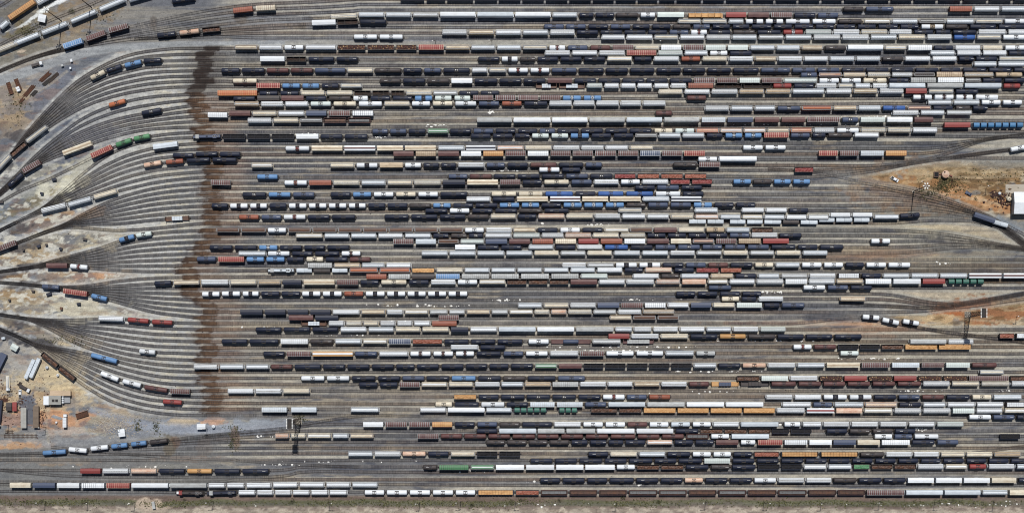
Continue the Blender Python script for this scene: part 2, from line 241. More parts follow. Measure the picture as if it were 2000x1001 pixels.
799,802|510 Rs 562 . 568 Bs 620 . 684 Ls 742 . 820 Hw 874 Aw 949 Hs 1002 Qv5 1071 . 1076 . 1090 Qv3 1131 . 1154 Gx 1209 Gx 1257 Gy 1323 Gy 1388 Gy 1452 Gy 1517 Hw 1576 Pwr 1633 Bp 1688 Lc 1747 Hw 1803 Hw 1861 Rl 1907 Hw 1962 Lc 2010
814,815|1893 Tw 1940 Tn 1986 Tk 2020
828,828|708 Rw 752 Re 798 Re 843 Ry 887 Tk 931 Tn 975 Td 1019 Tk 1082 Hw 1138 Tw 1182 Tw 1225 Te 1268 Tw 1310 Ts 1352 Tw 1393 Hw 1447 As 1523 . 1531 Tw 1568 Hw 1608 Hw 1663 Hw 1719 Hw 1775 Hw 1830 Hl 1885
841,841|930 Tk 975 As 1050 Ag 1106 Ag 1166 Aw 1243 Aw 1319 Tk 1368 Gx 1415 Gx 1462 Gx 1508 Gk 1545 Gk 1587 . 1614 Tk 1659 Td 1704 Td 1748 Tk 1791
850,850|536 Hp 567 Hc 600 Lc 649 Ls 683 Lt 731
851,852|815 Re 860 Te 906 Te 953 Te 1000 Te 1049 Te 1095 Te 1143 Te 1192 Te 1245 Te 1292 Te 1340 Gt 1388 Tw 1429 As 1504 . 1708 Tw 1747 Tn 1786 Tw 1836 . 1954 Gk 1994
863,863|949 Td 990 Td 1032 Td 1073 Td 1115 Tk 1152 Tk 1188 Tk 1221 Tk 1264 Lp 1317 Tk 1358 Tk 1398 Be 1446 Tw 1480 Rr 1532 Rwk 1581 Bw 1628 Bn 1675 Bc 1722 Rw 1781 Tk 1830 Tn 1875
885,887|679 Ls 731 Hw 785 Tp 835 Tk 880 Hc 931 Gk 975 Gk 1018 . 1148 Tk 1192 Hc 1248 Hs 1303 Tk 1352 Tw 1393 Tw 1432 Tk 1473 Ga 1525 Cy 1602 Cy 1680 Td 1731 Hw 1785 Hw 1838 Hc 1888 Hc 1942 Ht 1997
899,899|1035 Tk 1083 Tk 1131 Tk 1180 Tk 1228 Tk 1278 Tk 1325 Tk 1375 Rl 1430 Tk 1478 Tk 1525 Tk 1573 Tk 1619 Tk 1664 Tk 1709 Tk 1754 Tk 1798 Tk 1842 Tk 1887 Tk 1931 Tk 1974 Tk 2018
913,910|826 Td 857 Rv 919 Lv 968 Bw 1027 Bw 1086 Bw 1143 Bw 1204 Tw 1244 Gx 1291 Gx 1339 Tk 1388 Td 1429 Tk 1480 Gk 1526 Gk 1570 Lw 1618 Ls 1667 Cv 1702 Gx 1747 Gx 1793 Hw 1847 Lc 1893 Tr 1931 Hw 1986 Hs 2030
917,917|156 Br 199 Hw 254 Hp 309 Tk 364 Ty 417 Tk 472 Tk 526
945,945|18 Bc 63 Bn 110 Bw 158 Rwk 207 Rr 256 Aw 331 Ag 406 Hw 442 Hw 480 Hw 532 Hw 584 Hw 636 Hw 687 Hs 739
937,937|1054 Tk 1098 Tk 1146 Tk 1190 Tk 1242 Tk 1290 Tk 1337 Tp 1377 Tk 1425 Tk 1473 Tw 1520 Hw 1575 Hw 1628 Td 1677 Tk 1726 Tk 1773 Bw 1828 Bw 1883 Bw 1937 Bc 1989 Tk 2030
961,961|341 Kr 401 Kn 465 Hw 501 Hw 536 Hw 571 Hw 607 Hw 643 Hw 679 . 711 Tw 754 Tw 799 Tw 844 Tw 889 Tw 932 Cy 1007 Ga 1056 Gt 1112 Gt 1170 Gt 1228 Gt 1287 Gt 1345 Gt 1403 Gt 1461 Gt 1520 Gt 1579 Gt 1637 Gt 1693 Re 1770 As 1845 As 1919 Hs 1972 Bc 2020"""
PARSED = []
HT = dict(T=4.3, H=4.9, L=4.9, B=5.1, R=5.1, A=6.0, P=5.1, G=3.6, C=3.6, S=3.4, F=2.1, K=4.8, Q=4.2)
for line in ROWS.strip().split('\n'):
    ys, rest = line.split('|'); y0, y1 = map(float, ys.split(',')); tk = rest.split(); segs = []; seg = []
    i = 0
    while i < len(tk):
        x = float(tk[i])
        if i+1 >= len(tk) or tk[i+1] == '.': 
            if seg: seg[-1][1] = x-1.5
            segs.append(seg); seg = []; i += 2; continue
        if seg: seg[-1][1] = x-3.0 if seg[-1][1] is None else seg[-1][1]
        seg.append([x, None, tk[i+1]]); i += 2
    if seg: segs.append(seg)
    PARSED.append((y0, y1, [q for q in segs if q and q[-1][1] is not None]))
# ---------------- track lines ----------------
TR = [92,103,115,126,137,147,157,167,181,192,203,212,221,235,246,256,266,278,289,300,311,322,333,345,356,367,379,390,401,412,424,435,
      449,460,471,482,494,506,518,528,540,551,562,573,585,597,609,619,631,643,655,666,678,690,703,715,726,738,750,763,774,787,799,811]
TOP = [-4, 6, 17, 29, 41, 51, 62, 72]
LOW = [828, 841, 851, 863, 875, 886, 899, 911, 923, 937, 948, 961]
def gy(y): return CY+(y-CY)*(1-12.5/CH)
ALL = [gy(y) for y in TOP+TR+LOW]
KN = np.arange(450, 2051, 100.0)
acc = np.zeros((len(ALL), len(KN))); wt = np.full((len(ALL), len(KN)), 0.6)
CARPOS = []
for y0, y1, segs in PARSED:
    for seg in segs:
        lab = []
        for a, b, code in seg:
            h = HT[code[0]]; cx = (a+b)/2; ry = y0+(y1-y0)*(cx-400)/1600
            gx, g_y = under(cx, ry, h)
            off = [abs(g_y-ALL[i]-acc_[0]) for i, acc_ in enumerate([(0,)]*len(ALL))]
            d = np.array([g_y-v for v in ALL]); i = int(np.argmin(np.abs(d-(-1.5 if cx > 1200 and 100 < g_y < 420 else 0))))
            if abs(d[i]) < 8:
                w = np.exp(-((KN-gx)/140.0)**2); acc[i] += w*d[i]; wt[i] += w
OFF = acc/wt
for i in range(len(ALL)):                       # smooth along the track
    for _ in range(2): OFF[i] = np.convolve(np.pad(OFF[i], 1, mode='edge'), [0.25, 0.5, 0.25], 'valid')
for k in range(len(KN)):                        # keep neighbouring tracks apart
    ycol = np.array([ALL[i]+OFF[i][k] for i in range(len(ALL))])
    for _ in range(30):
        d = np.diff(ycol); bad = d < 9.2
        sh = np.where(bad, (9.2-d)/2, 0); ycol[:-1] -= sh; ycol[1:] += sh
    for i in range(len(ALL)): OFF[i][k] = ycol[i]-ALL[i]
def yard_y(i, x): return ALL[i]+float(np.interp(x, KN, OFF[i]))
def sm(t): t = min(1, max(0, t)); return t*t*(3-2*t)
nT = len(TOP)
def pl(pts, x): return float(np.interp(x, [p[0] for p in pts], [p[1] for p in pts]))
def right_y(i, x):
    y = yard_y(i, x); k = i-nT
    if 17 <= k <= 20: return y+(pl([(1600,286),(1850,280),(2060,256)], x)+(k-18)*0.8-y)*sm((x-1785)/150)
    if 21 <= k <= 23: return y+(pl([(1600,326),(1700,325),(1840,310),(1930,298),(1990,290),(2060,270)], x)+(k-22)*1.0-y)*sm((x-1560)/260)
    if 24 <= k <= 31:
        xs = 1560+(k-24)*24
        return y+(pl([(1560,342),(1640,353),(1720,372),(1800,393),(1880,412),(1923,425),(1952,435),(2000,470),(2060,500)], x)+(k-24)*(2.2 if x < 1900 else 1.6)-y)*sm((x-xs)/(2010-xs))
    if 32 <= k <= 36: return y+(pl([(1700,466),(1850,470),(2000,486),(2060,496)], x)+(k-34)*1.2-y)*sm((x-1730)/260)
    if 43 <= k <= 46: return y+(pl([(1600,603),(1800,603),(1850,597),(1930,585),(2060,562)], x)+(k-44)*1.2-y)*sm((x-1710)/180)
    if 47 <= k <= 48: return y+(pl([(1560,608),(1640,614),(1705,620),(1740,628),(1776,636),(1850,648),(1960,662),(2060,675)], x)+(k-47)*1.5-y)*sm((x-1540)/180)
    return y
def catmull(P, step=9.0):
    P = [np.array(p, float) for p in P]; P = [2*P[0]-P[1]]+P+[2*P[-1]-P[-2]]; out = []
    for i in range(1, len(P)-2):
        n = max(2, int(np.linalg.norm(P[i+1]-P[i])/step))
        for k in range(n):
            t = k/n; a, b, c, d = P[i-1:i+3]
            out.append(0.5*((2*b)+(-a+c)*t+(2*a-5*b+4*c-d)*t*t+(-a+3*b-3*c+d)*t**3))
    out.append(P[-2]); return np.array(out)
def resample(Q, n=90):
    L = np.concatenate([[0], np.cumsum(np.linalg.norm(np.diff(Q, axis=0), axis=1))]); u = np.linspace(0, L[-1], n)
    return np.stack([np.interp(u, L, Q[:, 0]), np.interp(u, L, Q[:, 1])], 1)
Y = lambda j: yard_y(nT+j, 450)
FAN = [  # group start, {member: left-hand control points}
 (0, {0: [(-60,395),(8,320),(48,266),(100,207),(160,153),(240,112),(320,97)],
      2: [(-60,395),(8,320),(50,270),(95,222),(140,180),(190,150),(221,137),(259,127),(296,120.5)],
      7: [(-60,397),(8,322),(37,294),(72,266),(115,236),(170,206),(240,184),(320,172)]}),
 (8, {0: [(-60,420),(-5,378),(25,350),(70,304),(115,266),(165,230),(228,204),(300,189)],
      2: [(-60,422),(-5,380),(26,352),(72,312),(130,272),(190,245),(245,229),(295,220),(350,210)],
      6: [(-60,424),(-5,385),(31,355),(61,329),(105,308),(151,292),(205,272),(270,256),(330,250)],
      7: [(-60,430),(-5,398),(40,373),(95,350),(150,323),(198,299),(240,281),(277,270),(330,262)]}),
 (16, {0: [(-60,482),(-5,452),(40,430),(85,405),(125,372),(161,340),(210,304),(260,283),(320,272)],
      1: [(-60,482),(-5,452),(40,430),(86,405),(128,374),(165,348),(210,321),(260,300),(322,286)],
      4: [(-60,482),(-5,453),(40,430),(88,406),(135,384),(185,360),(240,337),(297,322),(340,317)],
      7: [(-60,483),(-5,453),(40,431),(78,416),(104,408),(155,396),(205,381),(260,366),(320,354)]}),
 (24, {0: [(-60,508),(-5,489),(45,470),(90,452),(126,438),(165,417),(210,395),(260,378),(320,365)],
      6: [(-60,508),(-5,489),(45,470),(90,453),(130,442),(175,438),(230,437),(290,431),(346,427)],
      7: [(-60,508),(-5,489),(45,470),(90,454),(130,444),(175,446),(230,450),(300,446)]}),
 (32, {0: [(-60,541),(-5,531),(55,523),(108,508),(150,497),(190,486),(246,467),(280,459),(330,453)],
      7: [(-60,541),(-5,531),(55,523),(110,519),(153,521),(220,527),(300,530)]}),
 (40, {0: [(-60,545),(-5,551),(50,555),(110,560),(170,558),(230,549),(300,543)],
      1: [(-60,545),(-5,551),(50,555),(110,561),(170,561),(230,558),(318,553)],
      7: [(-60,545),(-5,551),(50,555),(98,562),(145,572),(193,580),(240,593),(300,609),(360,617)]}),
 (48, {0: [(-60,600),(-5,613),(50,621),(110,625),(160,624),(215,622),(265,625),(315,629)],
      5: [(-60,600),(-5,613),(50,622),(100,634),(160,657),(220,675),(287,686),(340,689)],
      7: [(-60,600),(-5,613),(50,622),(96,641),(145,668),(200,688),(260,704),(330,713)]}),
 (56, {0: [(-60,612),(-5,640),(30,655),(60,668),(92,677),(140,684),(202,698),(260,713),(320,723)],
      3: [(-60,612),(-5,640),(30,655),(60,669),(92,679),(150,704),(213,733),(257,747),(304,758),(350,763)],
      5: [(-60,612),(-5,640),(30,655),(60,669),(93,684),(140,715),(190,744),(240,766),(290,779),(337,784)],
      7: [(-60,612),(-5,640),(30,655),(62,670),(100,703),(131,727),(170,756),(220,784),(280,801),(340,809)]})]
TRACKS = [None]*len(ALL)
for st, keys in FAN:
    ks = sorted(keys); rs = {k: resample(catmull(keys[k]+[(400, Y(st+k)), (450, Y(st+k))])) for k in ks}
    for j in range(8):
        a = max(k for k in ks if k <= j); b = min(k for k in ks if k >= j)
        t = 0 if a == b else (j-a)/(b-a); Q = rs[a]*(1-t)+rs[b]*t
        i = nT+st+j; Q[-1, 1] = yard_y(i, 450)
        xr = np.arange(475, 2061, 25.0); R = np.array([(x, right_y(i, x)) for x in xr])
        TRACKS[i] = np.vstack([Q, R])
T1 = [(-60,140),(-10,104),(12,96),(51,80),(106,59),(163,36),(218,13),(270,-8),(330,-28)]
T3 = [(-60,166),(0,138),(60,114),(100,101),(141,89),(186,74),(230,59),(300,42),(400,22),(500,9),(620,4)]
T4 = [(-60,168),(0,140),(60,116),(110,102),(170,90),(250,78),(324,70),(369,65),(412,60),(500,52),(560,49)]
def join(pts, i, x0): 
    xr = np.arange(x0, 2061, 25.0)
    return np.vstack([catmull(pts)[:-1], np.array([(x, right_y(i, x)) for x in xr])])
ra = resample(catmull(T3+[(700, yard_y(0, 700))])); rb = resample(catmull(T4+[(700, yard_y(4, 700))]))
for i in range(5):
    t = i/4.0; Q = ra*(1-t)+rb*t; Q[-1] = (700, yard_y(i, 700))
    TRACKS[i] = np.vstack([Q, np.array([(x, right_y(i, x)) for x in np.arange(725, 2061, 25.0)])])
for i, x0 in ((5, 600), (6, 560), (7, 520)):
    TRACKS[i] = join([(262,77),(340,74-(7-i)),(430,yard_y(i, 450)*0.5+35),(x0-20, yard_y(i, x0))], i, x0)
lo = resample(catmull([(-60,888),(0,886),(80,884),(108,882),(150,879),(190,874),(237,869),(272,865),(309,861),(400,850),(480,842),(560,834),(640,820),(720,811),(820, yard_y(nT+63, 850)+1)]))
EXTRA = [lo]
nL = nT+64
low_left = {0: [(400,851),(480,844),(560,836)], 1: [(330,860),(420,851),(520,845)], 2: [(300,864),(400,858),(480,853)], 3: [(210,874),(300,868),(400,864)], 4: [(150,881),(250,877),(400,875)],
 5: [(-60,889),(100,887),(250,886),(400,886)], 6: [(-60,898),(100,897),(300,898),(400,898)], 7: [(-60,916),(80,917.5),(300,918),(530,918)], 8: [(-60,912),(0,917),(70,924),(150,929),(300,931),(530,930)],
 9: [(-60,940),(100,940),(400,940)], 10: [(-60,945),(200,946),(500,946)], 11: [(-60,958),(200,959),(400,961)]}
for j in range(12):
    i = nL+j; TRACKS[i] = join(low_left[j]+[(low_left[j][-1][0]+60, yard_y(i, low_left[j][-1][0]+60))], i, low_left[j][-1][0]+90)
EXTRA += [catmull(T1), catmull([(-60,92),(-10,62),(10,52),(43,24),(85,-2),(120,-24)]), catmull([(-60,40),(0,12),(40,-14)]), catmull([(-60,30),(-5,-2),(20,-20)]),
  catmull([(-60,122),(0,88),(60,58),(110,36),(180,8),(230,-14)]),
  catmull([(1586,336),(1640,346),(1700,360),(1780,381),(1880,409),(1960,437),(2060,492)]),
  catmull([(1500,330),(1560,333),(1640,336),(1700,331),(1790,318),(1850,309),(1940,309),(2060,309)]),
  catmull([(1640,590),(1720,597),(1800,601),(1870,600),(1940,592),(2060,574)]),
  catmull([(1880,887),(1930,880),(1990,872),(2060,868)]),
  catmull([(100,872),(160,878),(230,884),(320,892),(430,896),(560,905),(700,911)])]
TL = [t for t in TRACKS if t is not None]+EXTRA
SEG = np.vstack([np.hstack([t[:-1], t[1:]]) for t in TL])       # all segments, for snapping things to tracks
def snap(px, py, maxd=5.0):
    a = SEG[:, :2]; b = SEG[:, 2:]; d = b-a; L2 = (d**2).sum(1); p = np.array([px, py])
    t = np.clip(((p-a)*d).sum(1)/np.maximum(L2, 1e-6), 0, 1); q = a+d*t[:, None]; r = np.linalg.norm(q-p, axis=1); i = int(np.argmin(r))
    return (q[i], math.atan2(-d[i][1], d[i][0]), r[i])
# ---------------- ground sheet ----------------
class VN:
    def __init__(s, seed): s.g = np.random.default_rng(seed).random((257, 257))
    def at(s, x, y):
        xi = np.floor(x).astype(int); yi = np.floor(y).astype(int); fx = x-xi; fy = y-yi
        fx = fx*fx*(3-2*fx); fy = fy*fy*(3-2*fy); g = s.g; a = xi % 256; b = yi % 256
        return (g[a, b]*(1-fx)+g[a+1, b]*fx)*(1-fy)+(g[a, b+1]*(1-fx)+g[a+1, b+1]*fx)*fy
def fbm(x, y, seed, oct=4):
    r = 0; w = 0.5; tot = 0
    for o in range(oct): r = r+VN(seed+o).at(x*2**o+o*17.3, y*2**o+o*9.1)*w; tot += w; w *= 0.55
    return r/tot
gx1 = np.arange(-80, 2081, 2.5); gy1 = np.arange(-80, 1081, 1.6)
far = [150, 300, 700, 1500, 4000, 12000, 40000]
GXs = np.array([-80-f for f in far[::-1]]+list(gx1)+[2080+f for f in far]); GYs = np.array([-80-f for f in far[::-1]]+list(gy1)+[1080+f for f in far])
X, Yg = np.meshgrid(GXs, GYs)
DIST = np.full(X.shape, 99.0); SIDE = np.zeros(X.shape)
for t in TL:                                     # distance from the nearest track centre
    for (ax, ay), (bx, by) in zip(t[:-1], t[1:]):
        n = max(1, int(math.hypot(bx-ax, by-ay)/2.6)+1)
        sl_ = math.hypot(bx-ax, by-ay); cs = abs(bx-ax)/max(sl_, 1e-6); cs = max(cs, 0.35)
        lo_, hi_ = min(ax, bx), max(ax, bx)
        c0 = np.searchsorted(GXs, lo_-1.3); c1 = np.searchsorted(GXs, hi_+1.3)
        if c1 <= c0 or bx == ax: continue
        for c in range(c0, c1):
            yy = ay+(by-ay)*(GXs[c]-ax)/(bx-ax)
            r0 = np.searchsorted(GYs, yy-16/cs); r1 = np.searchsorted(GYs, yy+16/cs)
            if r1 > r0: DIST[r0:r1, c] = np.minimum(DIST[r0:r1, c], np.abs(GYs[r0:r1]-yy)*cs)
def L3(c): return np.array(lin(c))
def mixA(A, c, f): return A*(1-f[..., None])+np.asarray(c)*f[..., None]
def ss(a, b, x): t = np.clip((x-a)/(b-a), 0, 1); return t*t*(3-2*t)
n_big = fbm(X/130, Yg/60, 1); n_st = fbm(X/90, Yg/4.2, 21); n_st2 = fbm(X/260, Yg/9, 31); n_md = fbm(X/22, Yg/14, 41); n_fi = fbm(X/5, Yg/4, 51, 3); n_rg = fbm(X/11, Yg/7, 55, 3)
A = np.ones(X.shape+(3,))*L3((124, 121, 117))
A = mixA(A, L3((96, 97, 101)), ss(0.45, 0.65, n_big)*0.7)
A = mixA(A, L3((152, 142, 124)), ss(0.5, 0.7, n_st2)*0.55)
A = mixA(A, L3((84, 83, 86)), ss(0.5, 0.75, n_st)*0.5)
yard = ss(390, 470, X); fan = 1-ss(330, 440, X)
def zone(x0, x1, y0, y1, fx=60, fy=12):
    jx = (n_md-0.5)*fx*1.2; jy = (n_md-0.5)*fy*2.2+(n_st2-0.5)*fy
    return ss(x0-fx, x0+fx, X+jx)*(1-ss(x1-fx, x1+fx, X+jx))*ss(y0-fy, y0+fy, Yg+jy)*(1-ss(y1-fy, y1+fy, Yg+jy))
for z, c, k in (((460,2100,-60,84), (132,131,131), .75), ((430,1500,268,345), (97,98,102), .75), ((430,1900,560,602), (103,101,100), .7), ((500,1400,820,935), (104,102,101), .75),
    ((430,2100,130,245), (136,129,119), .55), ((430,1350,350,555), (138,132,124), .5), ((430,1900,620,815), (142,132,117), .6), ((1350,2000,400,560), (126,121,108), .55),
    ((1400,2000,245,345), (110,108,104), .7), ((1500,2100,640,700), (125,112,92), .5), ((1700,2100,860,900), (140,130,112), .5), ((-90,480,880,965), (118,115,108), .6),
    ((740,1500,725,775), (140,118,92), .4), ((1600,1800,485,510), (150,108,72), .6), ((1600,1800,632,652), (170,120,82), .7), ((1640,2000,515,560), (104,88,68), .6)):
    A = mixA(A, L3(c), zone(*z)*k)
# under the tracks and between them
between = ss(3.0, 4.6, DIST)
oil = fbm(X/55, Yg/6.5, 301); oil2 = fbm(X/70, Yg/7, 311)
A = mixA(A, L3((70, 72, 80)), yard*ss(0.56, 0.70, oil)*0.75); A = mixA(A, L3((168, 152, 126)), yard*ss(0.58, 0.72, oil2)*0.6)
gapn = fbm(X/340, Yg/11.3, 61, 2)
A = np.where(between[..., None] > 0, mixA(A, L3((178, 168, 148)), between*yard*ss(0.36, 0.60, gapn)*(0.55+0.6*n_rg)*0.95), A)
A = mixA(A, L3((66, 64, 64)), (1-ss(2.2, 3.8, DIST))*(0.10+0.45*n_st))
A = mixA(A, L3((118, 96, 74)), (1-ss(2.5, 4.5, DIST))*yard*ss(0.52, 0.72, fbm(X/400, Yg/13, 71, 2))*0.45)
fy_ = ss(84, 100, Yg)*(1-ss(790, 826, Yg)); infan = fan*fy_*(1-ss(11, 17, DIST))
A = mixA(A, L3((180, 175, 164)), infan*ss(2.4, 3.9, DIST)*np.clip(0.75+0.5*n_fi, 0, 1))
A = mixA(A, L3((188, 176, 150)), infan*between*ss(240, 350, X)*ss(0.38, 0.6, n_rg)*0.8)
A = mixA(A, L3((78, 76, 74)), infan*(1-ss(2.2, 3.6, DIST))*0.45)
def blob(cx, cy, rx, ry, ang, c, k=1.0, edge=0.2, key=0.0):
    global A
    t = math.radians(ang); dx = X-cx; dy = Yg-cy; u = dx*math.cos(t)-dy*math.sin(t); v = dx*math.sin(t)+dy*math.cos(t)
    if key is None: r = np.maximum(abs(u)/rx, abs(v)/ry)
    else: r = np.sqrt((u/rx)**2+(v/ry)**2)+(n_md-0.5)*1.3+(n_rg-0.5)*1.1+(n_fi-0.5)*0.4
    A = mixA(A, L3(c), (1-ss(1-edge, 1+edge, r))*k)
open_ = ss(6.5, 10, DIST)
def oblob(*a, **k):
    global A
    B = A; blob(*a, **k); f = open_; A = B*(1-f[..., None]*1.0)+A*f[..., None] if False else B+(A-B)*(0.35+0.65*f)[..., None]
for b in ((60,15,70,60,35,(112,104,90),.8),(150,32,75,34,20,(140,118,90),.8),(45,70,45,22,35,(118,102,70),.7),(110,92,90,18,20,(140,124,100),.6),(30,115,70,18,25,(120,112,96),.8),
    (40,150,70,16,25,(158,132,100),.8),(60,185,80,40,40,(150,142,132),.9),(18,200,34,50,10,(176,152,120),.9),(35,235,40,45,20,(150,128,100),.7),(100,180,60,22,50,(98,100,108),.8),
    (120,255,55,18,48,(86,90,98),.8),(170,255,70,30,30,(92,94,102),.7),(170,290,80,30,30,(92,94,102),.7),(100,345,70,22,30,(90,93,100),.8),(30,300,40,60,45,(92,92,96),.5),
    (120,360,60,28,30,(196,184,152),.85),(40,385,60,26,20,(150,146,132),.8),(20,420,45,28,10,(112,118,122),.7),(60,395,70,10,25,(120,106,74),.7),(90,432,70,14,15,(158,122,84),.8),
    (180,415,28,14,20,(150,116,84),.6),(140,470,110,26,5,(182,166,134),.9),(60,500,80,26,5,(166,142,108),.9),(130,475,50,12,8,(104,106,108),.6),(100,485,20,8,0,(210,205,190),.7),
    (25,537,60,10,2,(122,92,58),.9),(150,540,110,15,2,(176,150,118),.8),(180,538,40,6,3,(192,138,96),.7),(60,590,70,26,-8,(170,150,118),.9),(150,600,70,26,-10,(196,184,156),.9),
    (200,605,60,16,-5,(182,172,148),.8),(30,575,40,8,-8,(146,112,72),.6),(90,650,90,16,-18,(152,132,102),.8),(170,665,40,10,-15,(170,150,120),.6),
    (10,627,20,8,0,(205,185,150),.8),(60,730,130,75,-20,(192,172,138),.95),(20,700,50,50,0,(150,146,140),.7),(45,700,30,22,0,(158,152,142),.6),(110,745,70,26,0,(200,178,138),.7),(60,800,90,40,0,(176,150,116),.8),
    (55,805,16,36,0,(98,102,112),.85),(75,820,90,16,0,(196,146,108),.9),(160,822,80,22,10,(190,142,104),.8),(30,868,60,8,0,(190,146,104),.8),(120,848,100,14,4,(168,160,148),.7),
    (215,825,45,26,10,(160,150,128),.9),(230,806,60,12,-15,(172,150,122),.6),(330,835,120,18,2,(140,141,143),.9),(470,835,90,17,4,(146,148,150),.9),(420,822,26,10,0,(200,150,112),.7),(360,824,24,8,0,(196,170,130),.7),
    (200,860,120,10,4,(142,140,136),.8),(400,875,22,16,70,(116,96,78),.7),(380,895,60,6,0,(158,122,92),.6),(100,900,70,8,0,(160,134,104),.6),(40,932,50,14,0,(100,100,98),.6),
    (1830,365,150,46,0,(146,108,70),.95),(1720,350,80,16,-12,(150,118,80),.8),(1700,388,60,12,-20,(160,124,88),.7),(1880,335,120,14,3,(158,142,112),.8),(1860,318,130,8,4,(140,132,116),.6),(1920,350,90,14,0,(120,100,70),.7),(1840,345,30,10,0,(92,84,58),.7),
    (1838,360,12,12,0,(70,66,50),.8),(1860,375,30,12,10,(184,140,100),.7),(1910,395,60,16,-10,(166,122,82),.8),(1810,376,24,12,0,(110,100,84),.7),(1905,373,30,10,-10,(104,84,60),.7),(1950,402,50,14,-15,(160,118,80),.8),
    (1970,318,60,14,0,(120,118,112),.8),(1660,345,70,8,-8,(118,116,112),.7),(1975,440,40,14,-25,(126,124,122),.8),(1760,440,70,12,-12,(170,160,132),.7),(1880,462,90,14,-14,(168,158,134),.7),(1680,375,60,6,-18,(170,162,142),.7),
    (1935,608,125,26,2,(146,100,66),.95),(1880,600,60,12,12,(158,96,58),.85),(1820,622,60,9,-4,(178,156,118),.7),(1890,643,110,9,-5,(186,170,138),.8),(1980,590,40,10,5,(176,160,128),.8),(1870,632,10,10,0,(104,108,112),.7),(1960,645,14,9,0,(110,114,116),.7),(1765,618,40,10,-12,(150,138,118),.7),
    (1850,508,120,7,0,(170,156,124),.6),(1760,530,60,8,0,(104,82,58),.6),(1700,487,90,5,0,(164,142,106),.5),
    (1600,630,200,5,0,(176,122,84),.5),(300,975,1200,8,0,(112,92,78),.8)):
    oblob(*b)
fr = open_*(1-ss(240, 330, X))*ss(86, 100, Yg)*(1-ss(845, 870, Yg))
A = mixA(A, L3((88, 94, 104)), fr*ss(0.50, 0.58, fbm(X/42, Yg/20, 201))*0.5)
A = mixA(A, L3((134, 94, 62)), fr*ss(0.57, 0.66, fbm(X/34, Yg/12, 221))*0.3)
A = mixA(A, L3((204, 196, 176)), fr*ss(0.56, 0.62, fbm(X/13, Yg/8, 211))*ss(300, 340, Yg)*(1-ss(600, 640, Yg))*0.8)
rt = open_*ss(1620, 1700, X)*(ss(322, 330, Yg)*(1-ss(415, 430, Yg))+ss(580, 590, Yg)*(1-ss(640, 655, Yg)))
A = mixA(A, L3((96, 78, 52)), rt*ss(0.50, 0.60, fbm(X/36, Yg/9, 231))*0.65)
A = mixA(A, L3((190, 168, 134)), rt*ss(0.58, 0.64, fbm(X/15, Yg/6, 241))*0.4)
# bottom verge, bare bank, and the service roads
wob = (fbm(X/60, Yg*0+3, 81)-0.5)*10
b0 = ss(963, 970, Yg); A = mixA(A, L3((112, 93, 80)), b0*0.9)
A = mixA(A, L3((94, 98, 66)), ss(973, 978, Yg+wob)*(1-ss(984, 989, Yg+wob*0.5))*ss(0.36, 0.6, n_big+n_md*0.2)*0.7)
A = mixA(A, L3((104, 98, 88)), ss(979, 983, Yg+wob)*(1-ss(984, 989, Yg))*0.5)
A = mixA(A, L3((176, 160, 140)), ss(986, 993, Yg+wob+(n_md-0.5)*10)*(0.25+0.75*ss(0.42, 0.58, n_rg)))
blob(290, 988, 32, 16, 0, (190, 168, 144), .8)
def roadline(pts, w, c, k=0.95, e=0.25):
    global A
    P = catmull(pts, 6); d = np.full(X.shape, 1e3)
    sub = (X > -100) & (X < 2100)
    for p, w_ in zip(P, np.interp(np.arange(len(P)), np.linspace(0, len(P)-1, len(w)), w)):
        m = (np.abs(GXs-p[0]) < 60); r = (np.abs(GYs-p[1]) < 30); ix = np.ix_(r, m)
        d[ix] = np.minimum(d[ix], np.hypot((X[ix]-p[0])*1.0, Yg[ix]-p[1])/w_)
    A = mixA(A, L3(c), (1-ss(1-e, 1+e, d+(n_fi-0.5)*0.2))*k)
roadline([(-70,186),(0,159),(69,134),(138,111),(207,97),(322,87.5),(437,85),(600,84)], [10,10,9,7.5,6,5,4.5,4], (150,149,145))
roadline([(560,84),(900,84),(1400,84.5),(2070,85)], [4,3.6,3.4], (152,146,134), .8)
roadline([(180,800),(240,818),(310,832),(400,838),(480,838),(560,832)], [6,9,10,9,7,5], (146,148,152), .75, .5)
for b in ((75,28,40,3.2,35,(226,224,214),.9),(110,6,30,5,25,(232,230,222),.9),(95,14,26,3,30,(226,224,214),.9),(40,52,30,1.6,20,(210,205,190),.8),(46,60,26,4,25,(100,92,60),.8),(74,79,9,3.5,0,(92,76,56),.8),(40,101,8,2.5,10,(198,176,150),.8),
    (1930,352,60,1.6,-2,(84,66,48),.8),(1965,545,60,8,0,(120,98,70),.5),(190,300,60,8,40,(150,148,142),.5),(155,330,60,12,45,(186,178,154),.6),(75,340,40,6,28,(166,158,138),.6),(130,365,16,18,0,(206,198,172),.8),(85,375,14,14,0,(206,198,172),.8),
    (1905,376,12,5,0,(110,112,112),.7),(1975,435,26,8,-20,(124,128,130),.9),(330,868,12,20,0,(104,92,72),.7),(345,862,8,14,20,(110,84,66),.6),(460,850,8,22,12,(112,88,68),.7),(300,45,6,12,0,(96,86,76),.6),(470,36,10,10,0,(98,86,74),.6),(590,52,8,8,0,(96,86,74),.6)):
    blob(*b)
RUT = (186, 172, 146)
